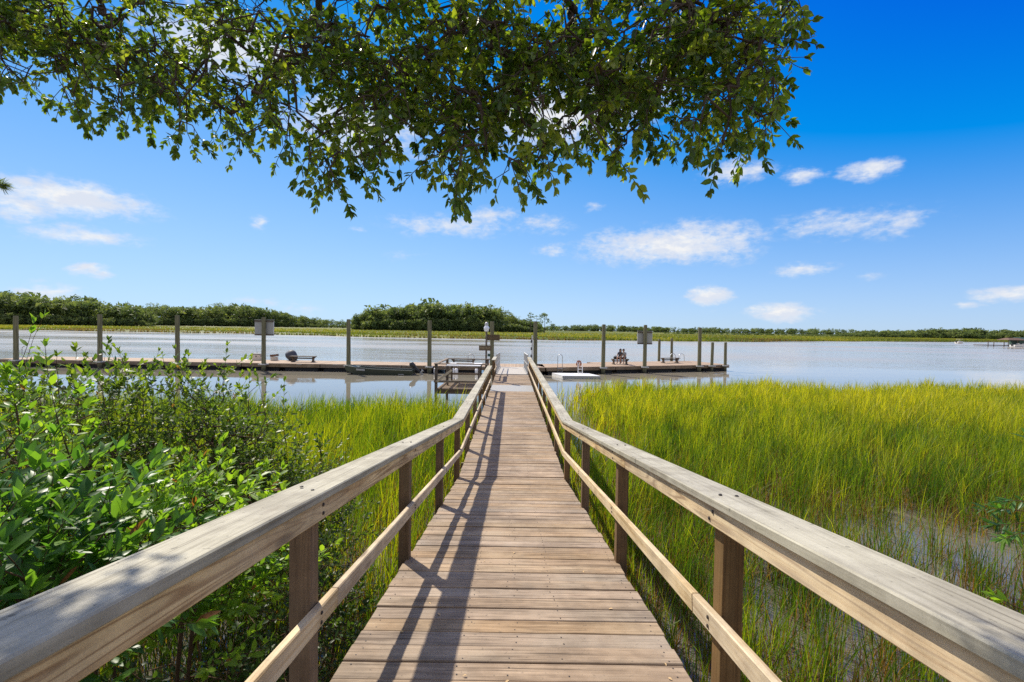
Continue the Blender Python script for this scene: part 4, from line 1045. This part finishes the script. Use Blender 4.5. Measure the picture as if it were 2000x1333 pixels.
def shoots(base, direc, length, nleaf, lsize, droop=0.0, tipup=0.5, spread=0.95, tb=0.5, tv=0.2, brown=0.006, tipb=1.0):
    """leafy shoots: returns leaf arrays and twig polylines"""
    pos, ax, nr, sz, tn, paths = [], [], [], [], [], []
    for i in range(len(base)):
        L = length[i]; dv = direc[i] / np.linalg.norm(direc[i]); b0 = base[i]
        bend = rng.normal(0, .22, 3); bend[2] += -droop
        ts = np.linspace(0, 1, 5); pts = b0 + dv * (ts[:, None] * L) + bend * (ts[:, None] ** 2) * L * .5
        paths.append(pts)
        n = max(3, int(rng.poisson(nleaf))); tt = np.sort(np.concatenate([rng.uniform(.12, 1, n - 3) ** tipb, [.97, .99, 1.0]]))
        ref = np.cross(dv, [0.3, 0.2, 1.0]); ref /= np.linalg.norm(ref) + 1e-9; ref2 = np.cross(dv, ref)
        tb_i = tb + rng.normal(0, tv * .7)
        for k, t in enumerate(tt):
            p = b0 + dv * (t * L) + bend * t * t * L * .5
            tang = dv + bend * t; tang /= np.linalg.norm(tang)
            a = k * 2.4 + rng.uniform(-.4, .4); rad = ref * math.cos(a) + ref2 * math.sin(a)
            s_ = spread * (1.15 - .75 * t ** 2)
            axis = tang * (1.0 - .45 * s_) + rad * s_ + np.array([0, 0, tipup * .3]) + rng.normal(0, .12, 3)
            nn = np.array([0, 0, 1.0]) * .75 + tang * .45 + rng.normal(0, .33, 3)
            pos.append(p); ax.append(axis); nr.append(nn); sz.append(lsize * rng.uniform(.6, 1.12) * (1 - .25 * (t > .93)))
            tn.append(1.0 if rng.random() < brown else np.clip(tb_i + .22 * t + rng.normal(0, tv * .6), 0, .94))
    return (np.array(pos), frames(np.array(ax), np.array(nr)), np.array(sz), np.array(tn)), paths
def tubes_mesh(name, paths, radii, mat, sides=5):
    Vs, Fs, o = [], [], 0
    for pts, (r0, r1) in zip(paths, radii):
        n = len(pts); t = np.gradient(pts, axis=0); t /= np.linalg.norm(t, axis=1)[:, None] + 1e-9
        ref = np.where(np.abs(t[:, 2:3]) < .9, [[0, 0, 1.0]], [[1.0, 0, 0]])
        u = np.cross(t, ref); u /= np.linalg.norm(u, axis=1)[:, None] + 1e-9; v = np.cross(t, u)
        r = np.linspace(r0, r1, n)[:, None, None]; a = np.arange(sides) * 2 * math.pi / sides
        ring = pts[:, None] + (u[:, None] * np.cos(a)[None, :, None] + v[:, None] * np.sin(a)[None, :, None]) * r
        Vs.append(ring.reshape(-1, 3)); i = np.arange(n - 1)[:, None] * sides; k = np.arange(sides)[None]
        Fs.append((o + np.stack([i + k, i + (k + 1) % sides, i + sides + (k + 1) % sides, i + sides + k], -1)).reshape(-1, 4)); o += n * sides
    return me_np(name, np.concatenate(Vs), [np.concatenate(Fs)], [mat], smooth=True)
def grow(trunks, targets, r_tip, kpow=0.42, sag=0.0, bias=None):
    """connect targets to the nearest point of a growing skeleton; trunks = list of polylines (root first)"""
    nodes, par = [], []
    for tr in trunks:
        pr = -1
        if nodes:
            D = np.linalg.norm(np.array(nodes) - tr[0], axis=1); pr = int(D.argmin()) if D.min() < .8 else -1
        for p in tr:
            nodes.append(np.array(p)); par.append(pr); pr = len(nodes) - 1
    N0 = len(nodes); targets = np.asarray(targets)
    D0 = np.min(np.linalg.norm(targets[:, None] - np.array(nodes)[None], axis=2), axis=1)
    arr = np.zeros((N0 + 5 * len(targets), 3)); arr[:N0] = nodes; cnt = N0; par = list(par); endn = np.zeros(len(targets), int)
    for ti in np.argsort(D0):
        p = targets[ti]; dist = np.linalg.norm(arr[:cnt] - p, axis=1); j = int(dist.argmin()); q_ = arr[j].copy(); L = dist[j]
        m = max(1, min(4, int(L / .22))); pr = j
        for k in range(1, m + 1):
            t = k / m; pt = q_ + (p - q_) * t + (rng.normal(0, .05, 3) * L + np.array([0, 0, sag * L])) * math.sin(math.pi * t) * (k < m)
            arr[cnt] = pt; par.append(pr); pr = cnt; cnt += 1
        endn[ti] = pr
    arr = arr[:cnt]; w_ = np.zeros(cnt)
    for e_ in endn:
        w_[e_] += 1
    for i in range(cnt - 1, -1, -1):
        if par[i] >= 0 and i >= N0: w_[par[i]] += w_[i]
    for i in range(N0 - 1, -1, -1):
        if par[i] >= 0: w_[par[i]] += w_[i]
    r = r_tip * np.maximum(w_, 1) ** kpow
    paths, rad = [], []
    for i in range(cnt):
        if par[i] >= 0:
            paths.append(np.array([arr[par[i]], arr[i]])); rad.append((min(r[par[i]], r[i] * 1.6), r[i]))
    return paths, rad
def split_leaves(e, L, mat, tmpl, nbig, name='foliage'):
    """the leaves nearest the camera become single leaf parts, the rest one part"""
    pos, Rm, sz, tn = L
    c = pos - np.array([0, 0, CAMZ]); dist = np.linalg.norm(c, axis=1)
    u = c[:, 0] / np.maximum(c[:, 1], .05) * F; vv = c[:, 2] / np.maximum(c[:, 1], .05) * F
    vis = (c[:, 1] > .4) & (np.abs(u) < 990) & (vv < 640) & (vv > -680)
    score = np.where(vis, sz / dist, 0); order = np.argsort(-score); big = order[:nbig]; rest = order[nbig:]
    big = big[score[big] > 0]
    loc = np.array(e.location)
    if len(rest): o = meshobj(name, leaves_mesh(name, pos[rest] - loc, Rm[rest], sz[rest], tn[rest], mat, tmpl), e); tag(o, kind='stuff')
    var = []
    for t_ in np.linspace(.05, .95, 8):
        V0, tri, quad = tmpl; var.append(me_np('leaf', V0, [tri, quad], [mat], tint=np.full(len(V0), t_), smooth=True))
    br = me_np('leaf', tmpl[0], [tmpl[1], tmpl[2]], [mat], tint=np.full(len(tmpl[0]), 1.0), smooth=True)
    for i in big:
        me = br if tn[i] > .97 else var[int(np.clip(tn[i] * 8, 0, 7))]
        lo = bpy.data.objects.new('leaf', me); COL.objects.link(lo); lo.parent = e
        M4 = Matrix(((*(Rm[i][0] * sz[i]), pos[i][0] - loc[0]), (*(Rm[i][1] * sz[i]), pos[i][1] - loc[1]), (*(Rm[i][2] * sz[i]), pos[i][2] - loc[2]), (0, 0, 0, 1)))
        lo.matrix_local = M4

# ------------------------------------------------------------------ shrubs
T_BAY, T_MYR, T_OAK = leaf_template(.34, .25, .22), leaf_template(.42, .2, .12), leaf_template(.5, .25, .15)
def shrub(label, center, rad, root, nsh, lsize, mat, tmpl, nleaf=13, slen=(.22, .45), extra=(), tb=.45, up=.55, nbig=300, group=None, shell=.5, name='shrub', xmax=-1.13, nstem=5, tipfac=1.0, low=-0.8):
    nsh = int(nsh * 2.8); nleaf = nleaf * 1.15; lsize = lsize * 1.15
    c = np.array(center); rd = np.array(rad)
    base, dr, ln = [], [], []
    while len(base) < nsh:
        u = rng.normal(size=3); u /= np.linalg.norm(u)
        if u[2] < low: continue
        f = rng.uniform(shell, 1.0) ** .8; lumpy = 1 + .16 * math.sin(u[0] * 5 + c[0] * 3) + .14 * math.sin(u[1] * 6 + u[2] * 4)
        p = c + u * rd * f * lumpy
        if p[2] < .15 or (xmax is not None and ((xmax < 0 and p[0] > xmax - .05) or (xmax > 0 and p[0] < xmax + .05))): continue
        dv = u * .75 + np.array([0, 0, up]) + rng.normal(0, .35, 3); L = rng.uniform(*slen)
        q_ = p + dv / np.linalg.norm(dv) * L
        if xmax is not None and ((xmax < 0 and q_[0] > xmax) or (xmax > 0 and q_[0] < xmax)): dv[0] = -abs(dv[0]) * .4 if xmax < 0 else abs(dv[0]) * .4
        base.append(p); dr.append(dv); ln.append(L)
    for (p, dv, L) in extra: base.append(np.array(p)); dr.append(np.array(dv)); ln.append(L)
    base = np.array(base)
    L, tw = shoots(base, np.array(dr), np.array(ln), nleaf, lsize, .1, .6, .9, tb, .22)
    e = empty(name, root); tag(e, label, 'shrub', group)
    stems = []
    for k in range(nstem):
        a = rng.uniform(0, 6.28); tgt = c + np.array([math.cos(a), math.sin(a), 0]) * rd * .45 + np.array([0, 0, rd[2] * rng.uniform(.0, .5)])
        r0 = np.array(root) + np.array([rng.normal(0, .07), rng.normal(0, .07), -.2]); mid = (r0 + tgt) / 2 + rng.normal(0, .10, 3)
        ts = np.linspace(0, 1, 9)[:, None]; stems.append((1 - ts) ** 2 * r0 + 2 * ts * (1 - ts) * mid + ts ** 2 * tgt)
    paths, rdi = grow(stems, base, .0022 * tipfac, .40)
    loc = np.array(root)
    meshobj('branches', tubes_mesh('branches', [p - loc for p in paths] + [p - loc for p in tw], list(rdi) + [(.0026 * tipfac, .0012 * tipfac)] * len(tw), M_TWIG, 4), e)
    split_leaves(e, L, mat, tmpl, nbig)
def up_shoots(lst, d, spread=.25):
    r = []
    for (px, py) in lst:
        dq = d + rng.uniform(-.35, .35); L = rng.uniform(.42, .62); t_ = P(px, py, dq); dv = np.array([rng.normal(0, .14), rng.normal(0, .12), 1.0]); r.append((t_ - dv / np.linalg.norm(dv) * L, dv, L))
        for k in range(2):
            s_ = t_ - dv * L * rng.uniform(.5, .9) ; r.append((s_, np.array([rng.normal(0, .5), rng.normal(0, .4), .8]), rng.uniform(.2, .34)))
    return r
GS = 'leafy shrubs left of the boardwalk'
shrub('big glossy leaved bay shrub at the left edge, nearest of all', (-2.35, 1.75, 2.05), (.85, .65, .72), (-2.5, 1.6, .0), 150, .098, M_BAY, T_BAY, 11, (.2, .38), tb=.38, group=GS, shell=.35, low=-.35)
shrub('lime green young shrub just outside the left railing', (-2.3, 2.75, 1.85), (.95, .6, .62), (-2.2, 2.8, .0), 170, .066, M_LIME, T_MYR, 12, (.2, .36), tb=.42, group=GS, shell=.4, low=-.45)
shrub('tall shrub in the middle with upright shoots before the dock', (-3.45, 4.7, 1.75), (1.2, 1.0, 1.0), (-3.3, 4.8, 0), 330, .062, M_MYR, T_MYR, 13, (.25, .5), extra=up_shoots([(350, 672), (372, 690), (300, 700), (446, 678), (420, 712), (480, 720), (255, 690), (500, 715), (330, 730), (395, 735)], 4.6), tb=.45, group=GS, shell=.3)
shrub('shrub at the left with tall shoots against the river', (-4.75, 4.3, 1.9), (1.25, 1.0, 1.05), (-4.8, 4.4, .2), 260, .064, M_MYR, T_MYR, 13, (.25, .5), extra=up_shoots([(108, 648), (180, 660), (212, 690), (140, 700), (70, 690), (240, 705), (160, 690)], 4.0), tb=.45, group=GS, shell=.3)
shrub('bright leafy shoots at the far left, tallest against the wood', (-3.25, 2.75, 2.3), (.55, .45, .6), (-3.3, 2.7, .1), 46, .07, M_LIME, T_MYR, 12, (.24, .42), extra=up_shoots([(28, 640), (60, 668), (12, 672), (40, 690)], 2.7), tb=.35, group=GS, shell=.3, nbig=200)
shrub('dark spreading shrub right of the tall one, by the marsh grass', (-2.75, 5.2, 1.15), (.85, .8, .8), (-2.8, 5.2, 0), 200, .06, M_MYR, T_MYR, 12, (.22, .45), extra=up_shoots([(540, 775), (585, 790), (620, 830)], 5.1), tb=.34, group=GS, shell=.3)
shrub('low shrub with shade tinted into its leaves under the near left railing', (-1.95, 2.55, .95), (.75, .8, .55), (-2.1, 2.6, -.1), 60, .055, M_MYR, T_MYR, 11, (.2, .36), tb=.02, group=GS, shell=.3, up=.2)  # low tb paints the shade under the taller shrubs into the leaf colour
shrub('low shrub with shade tinted into its leaves beside the deck at the second left post', (-1.62, 3.75, .95), (.48, .75, .50), (-1.8, 3.7, -.1), 70, .05, M_MYR, T_MYR, 11, (.18, .34), tb=.08, group=GS, shell=.2, up=.3, nbig=200)  # leaf tint set dark here too, standing in for shade
def sprig_shrub(label, spots, root, lsize, mat, tmpl, nleaf, name='shrub'):
    ex = []
    for (px, py, d, dx, dz, L) in spots: ex.append((P(px, py, d), np.array([dx, rng.normal(0, .2), dz]), L))
    base = np.array([e_[0] for e_ in ex]); L, tw = shoots(base, np.array([e_[1] for e_ in ex]), np.array([e_[2] for e_ in ex]), nleaf, lsize, .05, .3, .8, .35, .2)
    e = empty(name, root); tag(e, label, 'shrub', 'shrub sprigs at the right edge'); loc = np.array(root)
    top = base.mean(0) + np.array([.35, 0, -.05]); ts = np.linspace(0, 1, 10)[:, None]
    stem = (1 - ts) * (loc - [0, 0, .2]) + ts * top + np.sin(ts * 3.14) * np.array([.12, .05, 0])
    paths, rdi = grow([stem], base, .0025)
    meshobj('branches', tubes_mesh('branches', [p - loc for p in paths] + [p - loc for p in tw], list(rdi) + [(.003, .0015)] * len(tw), M_TWIG, 4), e)
    split_leaves(e, L, mat, tmpl, 120)
sprig_shrub('narrow leaved shrub branch entering at the right edge over the water', [(2010, 1000, 3.2, -1, .15, .30), (2005, 1020, 3.2, -1, -.05, .27), (2015, 985, 3.2, -.9, .4, .25), (2010, 1035, 3.1, -1, -.2, .26), (2020, 860, 3.4, -1, .2, .16), (2030, 840, 3.4, -.8, .5, .2)], (4.6, 3.2, 0), .105, M_BAY, leaf_template(.2, .2, .15), 24)
sprig_shrub('bright sprig at the right edge above the near railing', [(2020, 1200, 2.1, -1, .3, .17), (2010, 1215, 2.1, -.7, .7, .15), (2030, 1180, 2.15, -.9, .1, .16)], (3.1, 2.1, 0), .07, M_LIME, T_MYR, 9)
sprig_shrub('small green sprig under the near right railing', [(1840, 1340, 1.9, -.8, .3, .16), (1860, 1335, 1.9, .2, .8, .14), (1810, 1345, 1.9, -1, .1, .14)], (2.0, 1.95, 0), .06, M_LIME, T_MYR, 9)

# ------------------------------------------------------------------ live oak over the walk
OUT = [(-60, 190), (0, 200), (60, 215), (130, 235), (165, 230), (230, 268), (300, 290), (365, 305), (420, 290), (465, 325), (530, 300), (560, 335), (610, 350), (650, 398), (690, 350), (735, 350), (760, 310), (800, 280), (850, 350), (890, 398), (915, 330), (945, 345), (1010, 368), (1060, 345), (1050, 280), (1110, 300), (1160, 320), (1212, 362), (1260, 315), (1320, 285), (1370, 290), (1420, 325), (1470, 320), (1500, 270), (1510, 220), (1525, 150), (1545, 60), (1552, -40)]
ox = [p[0] for p in OUT]; oy = [p[1] for p in OUT]
oak_root = np.array([-4.6, -3.4, 1.45])
def limb(pts, n=14):
    pts = np.array(pts, float); t = np.linspace(0, 1, len(pts)); tt = np.linspace(0, 1, n * (len(pts) - 1))
    c = np.stack([np.interp(tt, t, pts[:, k]) for k in range(3)], -1)
    for _ in range(6): c[1:-1] = (c[:-2] + 2 * c[1:-1] + c[2:]) / 4
    return c + rng.normal(0, .012, c.shape)
fork = oak_root + [.5, .6, 2.6]
trunk = limb([oak_root - [0, 0, .4], oak_root + [.1, .1, 1.2], fork])
limbs = [limb([fork, (-3.2, -1.2, 5.2), (-1.8, .9, 5.6), P(640, -60, 1.95), P(600, 100, 2.0), P(490, 215, 2.05)]),
         limb([fork, (-3.6, -1.3, 5.0), (-2.8, .8, 5.5), P(215, -80, 2.05), P(190, 90, 2.1)]),
         limb([fork, (-2.2, -1.5, 5.3), (-.5, .7, 5.6), P(860, -80, 1.8), P(925, 90, 1.85), P(960, 210, 1.9)]),
         limb([fork, (-1.8, -1.7, 5.4), (.3, .5, 5.6), P(1085, -70, 1.75), P(1130, 60, 1.8), P(1150, 150, 1.85)]),
         limb([fork, (-1.4, -1.9, 5.4), (.7, .3, 5.5), P(1300, -90, 1.65), P(1360, 60, 1.7), P(1430, 150, 1.75)]),
         limb([fork, (-4.2, -1.3, 4.9), (-3.2, .9, 5.3), P(60, -60, 2.1), P(30, 60, 2.15)])]
base, dr, ln = [], [], []
def oak_try(n, fmin, fmax, dlo, dhi):
    k = 0
    while k < n:
        px = rng.uniform(-80, 1495); lim = np.interp(px, ox, oy)
        py = -170 + (lim + 170) * rng.uniform(fmin, fmax)
        gap = math.sin(px * .021 + 1.3) * math.sin(py * .033 + px * .006) + .5 * math.sin(px * .047 + py * .05)
        thin = 1.0 if px > 560 else .72
        if rng.random() > thin * (0.93 if gap > -.12 else .08): continue
        near = np.interp(px, [0, 400, 950, 1500], [2.1, 1.95, 1.55, 1.55])
        d = near + rng.uniform(dlo, dhi); r_ = ray(px, py - 40); d = min(d, 1.21 / (1 - .743 * r_[2] / r_[1])) if px > 560 else d; p = P(px, py - 40, d)
        base.append(p); dr.append(np.array([rng.normal(0, .8), rng.normal(.1, .7), -.32 + rng.normal(0, .5)])); ln.append(rng.uniform(.16, .34)); k += 1
oak_try(1350, 0.0, .84, -.2, .42)
oak_try(1250, .45, .86, -.2, .34)
for (px, py) in OUT[1:-1]:                      # hanging tips along the outline
    near = np.interp(px, [0, 400, 950, 1500], [2.1, 1.95, 1.55, 1.55])
    for k in range(10):
        pp = (px + rng.uniform(-16, 16), py - rng.uniform(35, 110)); d = near + rng.uniform(-.3, .4); r_ = ray(*pp); d = min(d, 1.14 / (1 - .743 * r_[2] / r_[1])) if px > 560 else d
        base.append(P(pp[0], pp[1], d)); dr.append(np.array([rng.normal(0, .55), rng.normal(0, .5), -.8])); ln.append(rng.uniform(.14, .26))
base = np.array(base)
Lf, tw = shoots(base, np.array(dr), np.array(ln) * .52, 13, .035, .25, .1, .85, .46, .30, brown=.004, tipb=.5)
oak = empty('live_oak_tree', tuple(oak_root)); tag(oak, 'overhanging live oak whose leafy boughs fill the top of the picture', 'tree')
paths, rdi = grow([trunk] + limbs, base, .0016, .37, -.05)
trunk_r = [(.24, .2)]
meshobj('trunk', tubes_mesh('trunk', [trunk - oak_root], [(.26, .17)], M_BARK, 12), oak)
meshobj('branches', tubes_mesh('branches', [p - oak_root for p in paths] + [p - oak_root for p in tw], [(a, b_) for a, b_ in rdi] + [(.0015, .0008)] * len(tw), M_BARK, 5), oak)
split_leaves(oak, Lf, M_OAK, T_OAK, 300, 'crown')

# pine just outside the left edge, one needle tuft showing
pr_ = np.array([-8.2, 5.2, .5]); tip = P(6, 362, 5.0)
pine = empty('pine_tree', tuple(pr_)); tag(pine, 'pine bough tip with needles peeking in at the left edge', 'tree')
bough = limb([pr_ + [0, 0, 5.0], (pr_ + [0, 0, 5.4] + tip) / 2, tip]); tr_ = limb([pr_ - [0, 0, .5], pr_ + [0, 0, 3.5], pr_ + [.05, 0, 8.0]])
meshobj('trunk', tubes_mesh('trunk', [tr_ - pr_], [(.16, .05)], M_BARK, 10), pine)
meshobj('bough', tubes_mesh('bough', [bough - pr_], [(.03, .006)], M_BARK, 6), pine)
n = 700; ip = rng.integers(len(bough) // 3, len(bough), n); ip[:220] = len(bough) - 1 - rng.integers(0, 3, 220)
ax = rng.normal(size=(n, 3)) * .6 + (tip - bough[0]) / np.linalg.norm(tip - bough[0])
o = meshobj('needles', leaves_mesh('needles', bough[ip] - pr_, frames(ax, rng.normal(size=(n, 3))), rng.uniform(.08, .13, n), rng.uniform(.1, .8, n), M_PINE, leaf_template(.05, .1, .05)), pine); tag(o, kind='stuff')

# dry leaves on the deck
fl = leaf_template(.5, .5, .3); flm = me_np('fallen_leaf', fl[0], [fl[1], fl[2]], [M_DRYLEAF])
for (px, py, where) in ((854, 1200, 'between the two left rail shadows'), (1197, 1191, 'on the sunlit right half, below the right post'), (1298, 1297, 'by the lower right deck edge'), (1305, 1326, 'lowest at the right of the deck'), (912, 1322, 'in the wide rail shadow at the bottom'), (838, 1179, 'where post and rail shadows cross'),
        (788, 1237, 'left of the narrow rail shadow'), (1004, 1080, 'in mid deck level with the second posts'), (946, 1096, 'just right of the wide shadow'), (1000, 960, 'furthest off, by the bend in the walk'), (994, 1331, 'at the bottom centre of the deck'), (1140, 1116, 'near the right post foot')):
    r_ = ray(px, py); s_ = (ZN0 - CAMZ) / (r_[2] + SLOPE * r_[1]); p = np.array([0, 0, CAMZ]) + r_ * s_
    if p[1] > DK: p = PZ(px, py, ZL)
    o = meshobj('fallen_leaf', flm); o.location = (p[0], p[1], p[2] + .006); o.scale = [rng.uniform(.016, .03)] * 3; o.rotation_euler = (rng.uniform(-.3, .3), rng.uniform(-.3, .1), rng.uniform(0, 6))
    tag(o, 'small dry tan leaf on the planks ' + where, 'leaf', 'dry leaves on the boardwalk')
